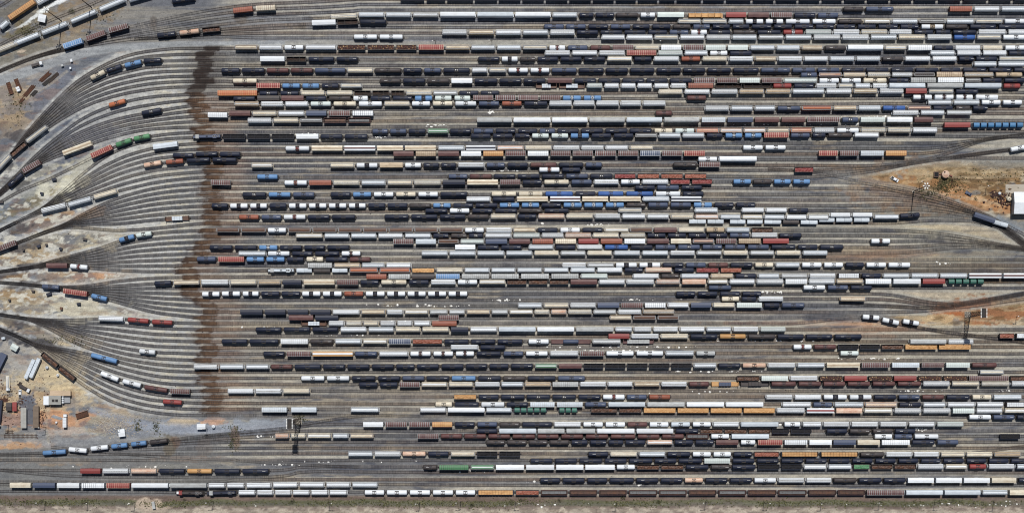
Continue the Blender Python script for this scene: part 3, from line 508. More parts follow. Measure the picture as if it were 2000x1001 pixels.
for pts in ([(-40,715),(20,722),(60,738),(95,770),(90,830),(95,862)],[(0,742),(40,745),(90,750),(140,742),(150,770),(150,835)],[(60,690),(85,740),(100,748)],[(150,770),(190,800),(260,812),(330,828)],[(1640,352),(1720,362),(1800,372),(1900,388),(1960,400)],[(1660,348),(1760,338),(1880,346),(2010,344)],[(0,205),(40,196),(90,170),(130,140)],[(60,20),(110,40),(150,30),(220,5)],[(1800,600),(1880,622),(1990,628)],[(20,480),(90,494),(170,474)],[(0,590),(80,600),(170,606)],[(-40,999),(300,996),(700,999),(1200,996),(2060,999)]):
    roadline(pts, [3.2, 2.6, 3.0], RUT, .38, .6)
    for o_ in (-1.6, 1.6): roadline([(a+o_*0.5, b+o_) for a, b in pts], [0.9, 0.9], (122, 108, 88), .5, .5)
warm = (open_*ss(1620, 1700, X)*ss(300, 330, Yg)*(1-ss(640, 660, Yg)))[..., None]
# oily brown stain of the retarders down the head of the bowl
sx = 1.0*np.interp(Yg, [80,110,160,200,260,330,430,480,520,560,600,680,740,810], [410,408,398,384,404,412,414,404,366,362,404,402,410,420]) + (fbm(Yg/9, X*0+1, 91)-0.5)*42
trackband = np.where(Yg < 190, 0.8, 0.42)+np.where(Yg < 190, 0.2, 0.58)*(1-ss(3.8, 5.0, DIST+(n_rg-0.5)*4))
st = (1-ss(14, 20, np.abs(X-sx)+(n_rg-0.5)*22))*ss(86, 94, Yg)*(1-ss(806, 814, Yg))*trackband
A = mixA(A, L3((40, 27, 21)), st)
A = mixA(A, L3((98, 80, 64)), (1-ss(14, 46, np.abs(X-sx)+(n_rg-0.5)*34))*ss(86, 94, Yg)*(1-ss(806, 814, Yg))*(1-ss(3, 4.6, DIST))*0.16*(1-st))
A = mixA(A, L3((150, 112, 80)), (1-ss(20, 60, np.abs(X-sx-26)))*(1-ss(3, 6, DIST))*ss(170, 200, Yg)*(1-ss(800, 812, Yg))*0.35)
A = mixA(A, L3((52, 42, 36)), (1-ss(16, 60, np.abs(X-400)+(n_rg-0.5)*30))*ss(88,96,Yg)*(1-ss(160,200,Yg))*0.35)
# black grease at the throats
for x_, y_, rx, ry in ((0,535,60,9),(55,555,26,8),(30,447,24,9),(50,478,30,10),(10,620,60,12),(60,520,20,8),(90,675,40,8),(40,660,50,10),(0,650,30,14),(45,272,20,20),(10,325,18,14),(25,357,20,12)):
    blob(x_, y_, rx*1.3, ry, 10 if y_ < 560 else -14, (56, 54, 58), .7)
A = A*(0.74+0.52*n_fi[..., None])*(0.84+0.32*n_st[..., None])*(np.array([0.905, 0.98, 1.09])*0.95*(1-warm)+np.array([0.96, 0.95, 0.93])*warm)
# sheet mesh
H_, W_ = X.shape
V = np.stack([(X-1000)*S, (500.5-Yg)*S, np.zeros_like(X)], -1).reshape(-1, 3)
idx = np.arange(H_*W_).reshape(H_, W_); F = np.stack([idx[1:, :-1], idx[1:, 1:], idx[:-1, 1:], idx[:-1, :-1]], -1).reshape(-1, 4)
def big_mesh(name, V, F, mats, mi=None):
    me = bpy.data.meshes.new(name); k = F.shape[1]
    me.vertices.add(len(V)); me.vertices.foreach_set('co', V.astype(np.float32).ravel())
    me.loops.add(F.size); me.loops.foreach_set('vertex_index', F.astype(np.int32).ravel())
    me.polygons.add(len(F)); me.polygons.foreach_set('loop_start', np.arange(0, F.size, k, dtype=np.int32))
    for m in mats: me.materials.append(m)
    if mi is not None: me.polygons.foreach_set('material_index', mi.astype(np.int32))
    me.update(calc_edges=True); return me
m, t, p = nodes('yard_ground'); at = N(t, 'ShaderNodeAttribute'); at.attribute_name = 'soil'
na = noise(t, 1.1, None, 6, 0.7); nb = noise(t, 0.25, None, 5, 0.65, (0.25, 1.4, 1))
fa = ramp(t, na.outputs[0], 0.3, 0.7); fb = ramp(t, nb.outputs[0], 0.3, 0.7)
c1 = mixc(t, 1.0, at.outputs['Color'], mixc(t, fa, (0.70, 0.70, 0.72), (1.28, 1.27, 1.24)), 'MULTIPLY')
c2 = mixc(t, 1.0, c1, mixc(t, fb, (0.80, 0.80, 0.82), (1.18, 1.17, 1.14)), 'MULTIPLY')
t.links.new(c2, p.inputs['Base Color']); p.inputs['Roughness'].default_value = 0.95
bm_ = N(t, 'ShaderNodeBump'); bm_.inputs['Strength'].default_value = 0.5; bm_.inputs['Distance'].default_value = 0.15
t.links.new(na.outputs[0], bm_.inputs['Height']); t.links.new(bm_.outputs[0], p.inputs['Normal'])
me = big_mesh('ground', V, F, [m])
ca = me.color_attributes.new('soil', 'FLOAT_COLOR', 'POINT')
ca.data.foreach_set('color', np.concatenate([np.clip(A, 0, 1).reshape(-1, 3), np.ones((H_*W_, 1))], 1).astype(np.float32).ravel())
struct(obj('ground', me))
del V, F
# ---------------- railway tracks: sleepers and rails ----------------
m, t, p = nodes('sleeper_wood'); g = N(t, 'ShaderNodeNewGeometry'); at = N(t, 'ShaderNodeAttribute'); at.attribute_name = 'tone'
cb_ = mixc(t, g.outputs['Random Per Island'], (0.38, 0.38, 0.40), (1.12, 1.09, 1.05))
t.links.new(mixc(t, 1.0, at.outputs['Color'], cb_, 'MULTIPLY'), p.inputs['Base Color']); p.inputs['Roughness'].default_value = 0.9; MAT['sleeper'] = m
def soil_at(px, py):
    c = np.clip(np.searchsorted(GXs, px), 0, len(GXs)-1); r = np.clip(np.searchsorted(GYs, py), 0, len(GYs)-1); return A[r, c]
m, t, p = nodes('rail_steel'); nn = noise(t, 0.02, None, 3, 0.6, (0.3, 3.0, 1))
t.links.new(mixc(t, ramp(t, nn.outputs[0], 0.55, 0.68), lin((52, 46, 44)), lin((150, 148, 146))), p.inputs['Base Color'])
p.inputs['Roughness'].default_value = 0.6; MAT['rail'] = m
def boxes(C, U, Wd, hx, hy, z0, z1):
    """many boxes: centres C, unit along U, unit across Wd"""
    n = len(C); V = np.zeros((n, 8, 3)); k = 0
    for z in (z0, z1):
        for a, b in ((-1, -1), (1, -1), (1, 1), (-1, 1)):
            V[:, k, :2] = C+U*a*hx+Wd*b*hy; V[:, k, 2] = z; k += 1
    q = np.array([(4,5,6,7),(0,1,5,4),(1,2,6,5),(2,3,7,6),(3,0,4,7)])
    return V.reshape(-1, 3), (np.arange(n)[:, None, None]*8+q[None]).reshape(-1, 4)
for t_ in TL:
    P = np.stack([(t_[:, 0]-1000)*S, (500.5-t_[:, 1])*S], 1)
    Ln = np.concatenate([[0], np.cumsum(np.linalg.norm(np.diff(P, axis=0), axis=1))])
    u = np.arange(0, Ln[-1], 0.66); u = u+RNG.uniform(-0.05, 0.05, len(u)); C = np.stack([np.interp(u, Ln, P[:, 0]), np.interp(u, Ln, P[:, 1])], 1)
    C2 = np.stack([np.interp(u+0.3, Ln, P[:, 0]), np.interp(u+0.3, Ln, P[:, 1])], 1); D = C2-C
    ok_ = np.linalg.norm(D, axis=1) > 0.05; C = C[ok_]; D = D[ok_]
    D = D/np.linalg.norm(D, axis=1)[:, None]; R_ = RNG.normal(0, 0.03, len(D))
    Wd = np.stack([-D[:, 1]+R_*D[:, 0], D[:, 0]+R_*D[:, 1]], 1)
    V1, F1 = boxes(C, D, Wd, 0.125, 1.25, -0.02, 0.06)
    Q = np.stack([np.interp(np.linspace(0, Ln[-1], max(4, int(Ln[-1]/4))), Ln, P[:, 0]), np.interp(np.linspace(0, Ln[-1], max(4, int(Ln[-1]/4))), Ln, P[:, 1])], 1)
    T_ = np.gradient(Q, axis=0); T_ /= np.linalg.norm(T_, axis=1)[:, None]; Nn = np.stack([-T_[:, 1], T_[:, 0]], 1)
    VV = [V1]; FF = [F1]; base = len(V1); mi = [np.zeros(len(F1))]
    for sd in (-0.76, 0.76):
        n = len(Q); v = np.zeros((n, 4, 3))
        for k, (o_, z) in enumerate(((-0.09, 0.06), (-0.06, 0.26), (0.06, 0.26), (0.09, 0.06))): v[:, k, :2] = Q+Nn*(sd+o_); v[:, k, 2] = z
        a = np.arange(n-1)*4; f = np.concatenate([np.stack([a+k, a+k+4, a+k+5, a+k+1], 1)[:, ::-1] for k in range(3)])
        VV.append(v.reshape(-1, 3)); FF.append(f+base); base += n*4; mi.append(np.ones(len(f)))
    me = big_mesh('railway_track', np.vstack(VV), np.vstack(FF), [MAT['sleeper'], MAT['rail']], np.concatenate(mi))
    wd_ = L3((146, 116, 88))*RNG.uniform(0.1, 0.9); stn = np.interp(C[:, 0]/S+1000, [320, 345, 455, 520], [1, .0, .0, 1])[:, None]
    inf_ = (1+0.3*np.interp(C[:, 0]/S+1000, [80, 200, 330, 370], [0, 1, 1, 0]))[:, None]
    ti = np.repeat(inf_*soil_at(C[:, 0]/S+1000, 500.5-C[:, 1]/S)*1.22+wd_*0.2*stn, 8, 0)
    ca = me.color_attributes.new('tone', 'FLOAT_COLOR', 'POINT'); full = np.full((len(me.vertices), 4), 0.1); full[:len(ti), :3] = ti*1.02; full[:, 3] = 1
    ca.data.foreach_set('color', full.astype(np.float32).ravel())
    struct(obj('railway_track', me))
# ---------------- rolling stock: one mesh per kind, length and part, shared by every copy ----------------
MESH = {}
def cached(key, fn):
    if key not in MESH: MESH[key] = fn()
    return MESH[key]
def bogie_mesh():
    b = MB()
    for s in (-1, 1): b.box(-1.25, 1.25, s*0.95-0.09, s*0.95+0.09, 0.42, 0.74, True)
    b.box(-0.22, 0.22, -0.95, 0.95, 0.45, 0.8, True)
    for x in (-0.88, 0.88):
        for s in (-1, 1): b.rev([(-0.07, 0.44), (0.07, 0.44)], 12, 'y', (x, s*0.76, 0.68))
        b.bar((x, -0.9, 0.68), (x, 0.9, 0.68), 0.14)
    return b.mesh('bogie', [MAT['under_steel']])
def coupler_mesh():
    b = MB(); b.box(-0.55, 0.55, -0.12, 0.12, 0.82, 1.05, True); b.box(0.25, 0.6, -0.2, 0.2, 0.78, 1.12, True); return b.mesh('coupler', [MAT['under_steel']])
def hop_body(L, flat=False):
    b = MB(); h = L/2
    b.prism([(-0.55, 0.75), (-1.5, 1.9), (-1.56, 3.7), (-1.25, 4.12), (-0.45, 4.3), (0.45, 4.3), (1.25, 4.12), (1.56, 3.7), (1.5, 1.9), (0.55, 0.75)], -h+0.5, h-0.5, -h+2.6, h-2.6)
    b.box(-h, h, -0.25, 0.25, 0.8, 1.05, True)
    for s in (-1, 1):
        b.box(s*h-(0.2 if s > 0 else 0), s*h+(0 if s > 0 else 0.2), -1.45, 1.45, 0.95, 1.25, True)
        b.bar((s*(h-0.15), -1.3, 1.2), (s*(h-0.6), -1.3, 3.6), 0.1); b.bar((s*(h-0.15), 1.3, 1.2), (s*(h-0.6), 1.3, 3.6), 0.1)
    n = int(L/1.35)
    for i in range(n+1):
        x = -h+0.6+(L-1.2)*i/n
        for s in (-1, 1): b.box(x-0.05, x+0.05, s*1.59-0.04, s*1.59+0.04, 1.9, 3.75)
    return b.mesh('hopper_body', [None])
def run_board(L, y=0.95):
    b = MB(); h = L/2-0.4
    for s in (-1, 1):
        b.box(-h, h, s*y-0.14, s*y+0.14, 4.28, 4.34)
    for s in (-1, 1): b.box(s*h-0.3, s*h+0.3, -y, y, 4.30, 4.35)
    return b.mesh('running_board', [MAT['walkway_steel']])
def hatches(L):
    b = MB(); h = L/2-1.3; n = 10 if L > 14 else 6; b.box(-h-0.5, h+0.5, -0.3, 0.3, 4.29, 4.36)
    for i in range(n):
        x = -h+2*h*i/(n-1); b.rev([(4.3, 0.36), (4.5, 0.36), (4.56, 0.2)], 10, 'z', (x, 0.0, 0))
    return b.mesh('roof_hatches', [None])
def trough(L):
    b = MB(); h = L/2-1.1; n = max(3, int(L/4)); b.box(-h-0.1, h+0.1, -0.44, 0.44, 4.29, 4.34)
    for i in range(n):
        x0 = -h+2*h*i/n+0.05; x1 = -h+2*h*(i+1)/n-0.05; b.prism([(-0.38, 4.3), (-0.38, 4.46), (0, 4.56), (0.38, 4.46), (0.38, 4.3)], x0, x1)
    return b.mesh('trough_hatch', [None])
def tank_mesh(L, r=1.58):
    b = MB(); h = L/2-0.55; h += 0.1; pr = [(-h, 0.05), (-h+0.05, r*0.6), (-h+0.18, r*0.88), (-h+0.45, r), (h-0.45, r), (h-0.18, r*0.88), (h-0.05, r*0.6), (h, 0.05)]
    b.rev(pr, 20, 'x', (0, 0, 1.1+r)); return b.mesh('tank', [None], True)
def tank_band(L, r=1.58, w=0.12):
    b = MB(); q = L*w; b.rev([(-q, r+0.012), (q, r+0.012)], 20, 'x', (0, 0, 1.1+r)); return b.mesh('painted_band', [None], True)
def tank_frame(L):
    b = MB(); h = L/2
    b.box(-h, h, -0.22, 0.22, 0.85, 1.1, True)
    for s in (-1, 1):
        b.box(s*h-(2.1 if s > 0 else 0), s*h+(0 if s > 0 else 2.1), -1.35, 1.35, 1.0, 1.12, True); b.box(s*(h-2.2)-0.25, s*(h-2.2)+0.25, -1.2, 1.2, 0.9, 1.9, True)
        for y in (-1.3, 1.3): b.bar((s*(h-0.05), y, 1.12), (s*(h-0.05), y, 2.1), 0.06)
        b.bar((s*(h-0.05), -1.3, 2.1), (s*(h-0.05), 1.3, 2.1), 0.06)
    return b.mesh('underframe', [MAT['under_steel']])
def manway():
    b = MB(); z = 4.18; b.rev([(z, 0.42), (z+0.28, 0.42), (z+0.34, 0.25)], 12, 'z'); b.rev([(z, 0.16), (z+0.3, 0.14)], 8, 'z', (0.75, 0.2, 0)); b.rev([(z, 0.14), (z+0.24, 0.12)], 8, 'z', (-0.75, -0.2, 0))
    return b.mesh('manway', [None])
def platform():
    b = MB(); z = 4.2
    for x in (-1.3, 1.3): b.box(x-0.12, x+0.12, -1.0, 1.0, z-0.002, z+0.052, True)
    for s in (-1, 1):
        b.box(-1.35, 1.35, s*0.95-0.22, s*0.95+0.22, z, z+0.05, True); b.bar((-1.35, s*1.2, z+1.0), (1.35, s*1.2, z+1.0), 0.05)
        for x in (-1.35, 1.35): b.bar((x, s*1.2, z), (x, s*1.2, z+1.0), 0.05)
        b.bar((0.3, s*1.25, 1.0), (0.3, s*1.25, z), 0.06)
    return b.mesh('top_platform', [MAT['under_steel']])
def marks(L, kind):
    b = MB(); z = 4.272; g_ = random.Random(kind)
    if kind == 'logo':
        b.box(-0.9, -0.2, -0.35, 0.35, 4.2, z+0.02); b.box(0.15, 0.9, -0.35, 0.35, 4.2, z+0.02)
    else:
        x = L*0.27*(1 if kind == 'a' else -1)
        for i in range(4): b.box(x+i*0.55, x+i*0.55+0.38, -0.16, 0.02, 4.2, z)
    return b.mesh('reporting_marks', [MAT['mark_white']])
def box_body(L):
    b = MB(); h = L/2; b.box(-h+0.3, h-0.3, -1.52, 1.52, 1.0, 4.35, True); b.box(-h, h, -0.25, 0.25, 0.8, 1.0, True)
    n = int(L/1.3)
    for i in range(n+1):
        x = -h+0.35+(L-0.7)*i/n
        for s in (-1, 1): b.box(x-0.06, x+0.06, s*1.55-0.04, s*1.55+0.04, 1.05, 4.3)
    return b.mesh('box_body', [None])
def box_roof(L, rib):
    b = MB(); h = L/2-0.25; b.prism([(-1.58, 4.35), (-1.58, 4.43), (0, 4.72), (1.58, 4.43), (1.58, 4.35)], -h, h)
    if not rib:
        n = int(L/1.2)
        for i in range(1, n): x = -h+2*h*i/n; b.prism([(-1.58, 4.43), (-1.58, 4.47), (0, 4.77), (1.58, 4.47), (1.58, 4.43), (0, 4.71)], x-0.05, x+0.05)
    return b.mesh('roof', [None])
def roof_ribs(L, seed=0):
    b = MB(); h = L/2-0.25; n = int(L/1.45); g_ = random.Random(seed)
    for i in range(n+1):
        x = -h+0.1+(2*h-0.2)*i/n; w = 0.12 if seed == 0 else g_.uniform(0.08, 0.28)
        b.prism([(-1.6, 4.43), (-1.6, 4.5), (0, 4.8), (1.6, 4.5), (1.6, 4.43), (0, 4.7)], x-w/2, x+w/2)
    for s in (-1, 1): b.box(-h, h, s*1.6-0.05, s*1.6+0.05, 4.36, 4.5, True)
    return b.mesh('roof_ribs', [None])
def roof_stripe(L):
    b = MB(); h = L/2-0.25; b.prism([(-0.55, 4.60), (-0.55, 4.66), (0, 4.76), (0.55, 4.66), (0.55, 4.60)], -h, h); return b.mesh('roof_stripe', [None])
def door(L):
    b = MB(); 
    for s in (-1, 1): b.box(-1.3, 1.3, s*1.62-0.05, s*1.62+0.05, 1.1, 4.2, True)
    return b.mesh('sliding_door', [None])
def rack_body(L):
    b = MB(); h = L/2; b.prism([(-1.5, 1.1), (-1.56, 1.3), (-1.56, 4.7), (-1.3, 5.2), (-0.6, 5.55), (0.6, 5.55), (1.3, 5.2), (1.56, 4.7), (1.56, 1.3), (1.5, 1.1)][::1], -h+0.35, h-0.35)
    b.box(-h, h, -1.0, 1.0, 0.85, 1.1, True); n = int(L/1.6)
    for i in range(n+1):
        x = -h+0.45+(L-0.9)*i/n
        for s in (-1, 1): b.box(x-0.05, x+0.05, s*1.59-0.04, s*1.59+0.04, 1.3, 4.7)
    return b.mesh('rack_body', [None])
def rack_roof(L):
    b = MB(); h = L/2-0.3; b.prism([(-1.62, 4.75), (-1.35, 5.25), (-0.62, 5.6), (0.62, 5.6), (1.35, 5.25), (1.62, 4.75), (1.3, 5.1), (0.6, 5.45), (-0.6, 5.45), (-1.3, 5.1)][::1], -h, h)
    n = int(L/1.3)
    for i in range(1, n): x = -h+2*h*i/n; b.box(x-0.04, x+0.04, -0.62, 0.62, 5.6, 5.64)
    return b.mesh('roof', [None])
def gon_body(L, deep=0.0):
    b = MB(); h = L/2-0.3; zt = 3.3
    for s in (-1, 1):
        b.box(-h, h, s*1.5-0.07, s*1.5+0.07, 1.05, zt, True); b.box(s*h-0.07, s*h+0.07, -1.43, 1.43, 1.05, zt-0.003, True); b.box(-h, h, s*1.53-0.1, s*1.53+0.1, zt, zt+0.1, True)
        b.box(s*h-0.1, s*h+0.1, -1.43, 1.43, zt, zt+0.097, True)
    b.box(-h+0.1, h-0.1, -1.42, 1.42, 1.0, 1.2, True); b.box(-h-0.3, h+0.3, -0.25, 0.25, 0.8, 1.0, True); n = int(L/1.4)
    for i in range(n+1):
        x = -h+2*h*i/n
        for s in (-1, 1): b.box(x-0.06, x+0.06, s*1.6-0.05, s*1.6+0.05, 1.1, zt)
    for x in (-h/3, h/3): b.box(x-0.05, x+0.05, -1.43, 1.43, zt-0.6, zt-0.4, True)
    return b.mesh('gondola_body', [None])
def gon_floor(L, z=2.0, seed=1):
    b = MB(); h = L/2-0.42; nx = int(L/0.8); ny = 4; g_ = random.Random(seed); Z = [[z+g_.uniform(-0.22, 0.22)+0.35*math.cos((j/ny-0.5)*2.4) for j in range(ny+1)] for i in range(nx+1)]
    v = [(-h+2*h*i/nx, -1.4+2.8*j/ny, Z[i][j]) for i in range(nx+1) for j in range(ny+1)]
    b.add(v, [(i*(ny+1)+j, (i+1)*(ny+1)+j, (i+1)*(ny+1)+j+1, i*(ny+1)+j+1) for i in range(nx) for j in range(ny)]); return b.mesh('load', [None])
def packs(L, w=2.6, z0=1.2, z1=3.7, n=None, seed=3):
    b = MB(); h = L/2-1.0; n = n or max(3, int(L/2.1)); g_ = random.Random(seed+n)
    for i in range(n):
        x0 = -h+2*h*i/n+0.06; x1 = -h+2*h*(i+1)/n-0.06
        for s in (-1, 1):
            zt = z1+g_.uniform(-0.25, 0.1); b.box(x0, x1, 0.04 if s > 0 else -w/2, w/2 if s > 0 else -0.04, z0, zt)
    return b.mesh('stacked_load', [None])
def flat_deck(L, ends=False):
    b = MB(); h = L/2; b.box(-h+0.2, h-0.2, -1.45, 1.45, 0.95, 1.18, True); b.box(-h, h, -0.4, 0.4, 0.75, 0.95, True)
    if ends:
        for s in (-1, 1): b.box(s*(h-0.45)-0.12, s*(h-0.45)+0.12, -1.4, 1.4, 1.18, 3.6)
    for s in (-1, 1):
        for i in range(int(L/1.5)): x = -h+0.9+i*1.5; b.box(x-0.08, x+0.08, s*1.5-0.06, s*1.5+0.06, 0.9, 1.3)
    return b.mesh('deck', [None])
def coil_hood(L):
    b = MB(); q = L*0.24; b.prism([(-1.4, 1.3), (-1.45, 2.6), (-1.1, 3.1), (-0.4, 3.3), (0.4, 3.3), (1.1, 3.1), (1.45, 2.6), (1.4, 1.3)], -q, q)
    for i in range(5): x = -q+0.15+(2*q-0.3)*i/4; b.prism([(-1.47, 2.6), (-1.12, 3.14), (-0.4, 3.35), (0.4, 3.35), (1.12, 3.14), (1.47, 2.6), (1.0, 2.9), (0.4, 3.2), (-0.4, 3.2), (-1.0, 2.9)], x-0.07, x+0.07)
    return b.mesh('hood', [None])
def tub_mesh(w):
    b = MB(); pr = [(-1.5, 1.3), (-1.55, 3.0), (-1.35, 3.6), (-0.8, 4.0), (0, 4.15), (0.8, 4.0), (1.35, 3.6), (1.55, 3.0), (1.5, 1.3)]; b.prism(pr, -w/2+0.3, w/2-0.3)
    for x in (-w/2+0.4, w/2-0.4): b.prism([(p[0]*1.02, p[1]+0.05) for p in pr], x-0.06, x+0.06)
    return b.mesh('tub', [None])
def ring_mesh(w):
    b = MB(); n = 10; R = 1.75
    pts = [(-R*math.cos(math.pi*i/n), 1.3+R*1.25*math.sin(math.pi*i/n)) for i in range(n+1)]
    for i in range(n): b.bar((-w/2+0.1, *pts[i]), (-w/2+0.1, *pts[i+1]), 0.3); b.bar((w/2-0.1, *pts[i]), (w/2-0.1, *pts[i+1]), 0.3)
    b.box(-w/2+0.15, w/2-0.15, -1.2, 1.2, 1.2, 2.6); return b.mesh('wooden_cradle', [MAT['lumber']])
def loco_parts(L, root, kc):
    h = L/2; b = MB(); b.box(-h+0.3, h-0.3, -1.5, 1.5, 1.35, 1.55, True); b.box(-h, h, -0.4, 0.4, 0.9, 1.35, True); b.box(-3, 3, -1.3, 1.3, 0.5, 1.35, True)
    for s in (-1, 1):
        for i in range(9): x = -h+0.8+(L-1.6)*i/8; b.bar((x, s*1.45, 1.55), (x, s*1.45, 2.5), 0.05)
        b.bar((-h+0.8, s*1.45, 2.5), (h-0.8, s*1.45, 2.5), 0.05)
    obj('frame', b.mesh('frame', [MAT['under_steel']]), root)
    b = MB(); b.prism([(-0.9, 1.55), (-0.92, 4.0), (-0.6, 4.3), (0.6, 4.3), (0.92, 4.0), (0.9, 1.55)], -h+5.2, h-1.0); b.box(h-6.2, h-3.6, -1.3, 1.3, 3.7, 4.35, True); obj('long_hood', b.mesh('long_hood', [None]), root, cm(kc))
    b = MB(); b.prism([(-1.5, 1.55), (-1.5, 3.9), (-1.1, 4.45), (1.1, 4.45), (1.5, 3.9), (1.5, 1.55)], -h+2.8, -h+5.15); cab = obj('cab', b.mesh('cab', [None]), root, cm('r' if kc == 'd' else 'g'))
    b = MB()
    for s in (-1, 1): b.box(-h+3.1, -h+4.6, s*1.52-0.02, s*1.52+0.02, 2.9, 3.7, True)
    b.box(-h+2.76, -h+2.8, -1.1, 1.1, 2.9, 3.7, True); obj('cab_windows', b.mesh('cab_windows', [MAT['glass_dark']]), cab)
    b = MB(); b.prism([(-0.8, 1.55), (-0.8, 2.7), (0.8, 2.7), (0.8, 1.55)], -h+0.9, -h+2.75); obj('short_hood', b.mesh('short_hood', [None]), root, cm('w' if kc == 'd' else kc))
    for x in (h-5.6, h-4.3, h-2.4):
        b = MB(); b.rev([(4.3, 0.62), (4.48, 0.62)], 14, 'z', (x, 0, 0)); f = obj('radiator_fan', b.mesh('radiator_fan', [MAT['galvanised']]), root)
        b = MB(); b.rev([(4.48, 0.48), (4.50, 0.48)], 14, 'z', (x, 0, 0)); obj('fan_grille', b.mesh('fan_grille', [MAT['under_steel']]), f)
    b = MB(); b.box(-0.4, 0.9, -0.3, 0.3, 4.3, 4.5); obj('exhaust', b.mesh('exhaust', [MAT['coal']]), root)
def add_parts(root, code, L):
    """the parts of one car under its Empty; meshes come from the cache"""
    ty, c1 = code[0], code[1] if len(code) > 1 else 'x'; c2 = code[2] if len(code) > 2 else ''
    LL = round(L*2)/2; k = lambda n, f, *a: cached((n, LL)+a, lambda: f(LL, *a)); sh = lambda n, f: cached(n, f)
    rnd = random.random()
    if ty == 'H':
        obj('hopper_body', k('hb', hop_body), root, cm(c1)); obj('roof_hatches', k('ht', hatches), root, cm('c' if c1 in 'ctp' and rnd < .4 else ('w' if c1 in 'gs' else ('g' if rnd < .6 else c1)))); obj('running_board', k('rb', run_board), root)
    elif ty == 'L':
        obj('hopper_body', k('hb', hop_body), root, cm(c1)); obj('trough_hatch', k('tr', trough), root, cm({'e': 'p', 'x': 'x', 'a': 'o', 'o': 'p', 't': 'c', 'd': 'g', 'n': 'g', 'k': 'g', 'g': 'c', 'v': 'l'}.get(c1, 'w'))); obj('running_board', k('rb', run_board, 1.1), root)
    elif ty == 'T':
        obj('tank', k('tk', tank_mesh), root, cm(c1)); obj('underframe', k('tf', tank_frame), root); obj('manway', sh('mw', manway), root, cm('d' if c1 in 'wclpbrs' else 'k')); obj('top_platform', sh('pf', platform), root)
        if c2 and not (c2 == 'w' and c1 in 'kn'):
            obj('painted_band', k('tb', tank_band, 1.58, 0.11 if c2 in 'kt' else 0.06), root, cm(c2))
            if c2 == 'a':
                pass
        if c2 == 'w' and c1 in 'kn': obj('reporting_marks', k('mk', marks, 'logo'), root)
        elif c1 in 'kdn' and rnd < 0.7: obj('reporting_marks', k('mk', marks, 'a' if rnd < .35 else 'b'), root)
    elif ty in 'BRP':
        obj('box_body', k('bb', box_body), root, cm(c1)); 
        if ty == 'R':
            rc = {'e': 'g', 'r': 'p', 'a': 'e', 'y': 'a', 'o': 'y', 't': 'e', 'g': 'm', 'l': 'g', 's': 'g', 'w': 'g', 'c': 'e', 'n': 'w', 'b': 'w', 'v': 'd', 'k': 'n', 'p': 'e'}.get(c1, 'w')
            if c2 == 'k': rc = 'k'
            obj('roof', k('br', box_roof, True), root, cm(c1)); obj('roof_ribs', k('ri', roof_ribs, int(rnd*3)), root, cm(rc))
        elif ty == 'P':
            obj('roof', k('br', box_roof, True), root, cm('w' if c1 == 'p' else c1)); obj('roof_stripe', k('rs', roof_stripe), root, cm({'c': 't', 'w': c2 or 'e', 'y': 'w'}.get(c1, c2 or 'y') if c1 != 'p' else 'y'))
        else:
            obj('roof', k('br', box_roof, False), root, cm(c1))
        obj('sliding_door', k('dr', door), root, cm(c1))
    elif ty == 'A':
        obj('rack_body', k('ab', rack_body), root, cm(c1)); obj('roof', k('ar', rack_roof), root, cm(c1))
    elif ty == 'G':
        obj('gondola_body', k('gb', gon_body), root, cm({'a': 'd', 't': 'e', 'y': 'y'}.get(c1, 'k' if c1 == 'k' else 'd')))
        z = {'k': 2.3, 'd': 1.5, 'x': 1.7, 'r': 2.6, 'a': 2.6, 't': 2.2, 'y': 2.9}.get(c1, 2.0)
        obj('load' if c1 in 'krat' else 'floor_plates', k('gf', gon_floor, z, int(rnd*3)), root, {'k': MAT['coal'], 'd': MAT['dark_hollow'], 'x': cm('x'), 'r': cm('r'), 'a': cm('a'), 't': MAT['dark_hollow'], 'y': cm('y')}.get(c1, cm('d')))
        if c1 == 't': obj('stacked_load', k('pg', packs, 1.5, 1.3, 2.9, 4), root, cm('m' if rnd < .5 else 'x'))
        if c1 == 'y': obj('stacked_load', k('pk', packs, 1.6, 1.3, 3.3, int(LL/1.5)), root, MAT['lumber'])
    elif ty == 'C':
        if c1 == 'y': obj('deck', k('fd', flat_deck, True), root, cm('k')); obj('stacked_load', k('pk', packs), root, MAT['lumber'])
        else:
            obj('gondola_body', k('gb', gon_body), root, cm('d')); 
            if c1 == 'w': obj('stacked_load', k('pk', packs, 2.7, 1.3, 3.5, 9), root, cm('w'))
            else: obj('load', k('gf', gon_floor, 2.9, int(rnd*3)), root, {'t': MAT['lumber'], 'v': cm('v')}.get(c1, MAT['scrap_load']))
    elif ty == 'S':
        obj('deck', k('fd', flat_deck, False), root, cm('k'))
        for s in (-1, 1): o = obj('hood', k('ch', coil_hood), root, cm(c1)); o.location.x = s*LL*0.245
    elif ty == 'Q':
        n = int(code[2]); obj('deck', k('fd', flat_deck, False), root, cm('k')); w = (LL-1.0)/n
        for i in range(n): o = obj('tub', cached(('tub', round(w, 1)), lambda: tub_mesh(w*0.9)), root, MAT['tub_blue' if c1 == 'b' else 'tub_green']); o.location.x = -LL/2+0.5+w*(i+0.5)
    elif ty == 'F':
        obj('deck', k('fd', flat_deck, c1 != 'o'), root, cm({'s': 'x', 'n': 'e', 'y': 'y', 'd': 'd', 'e': 'e', 'o': 'y'}.get(c1, 'x')))
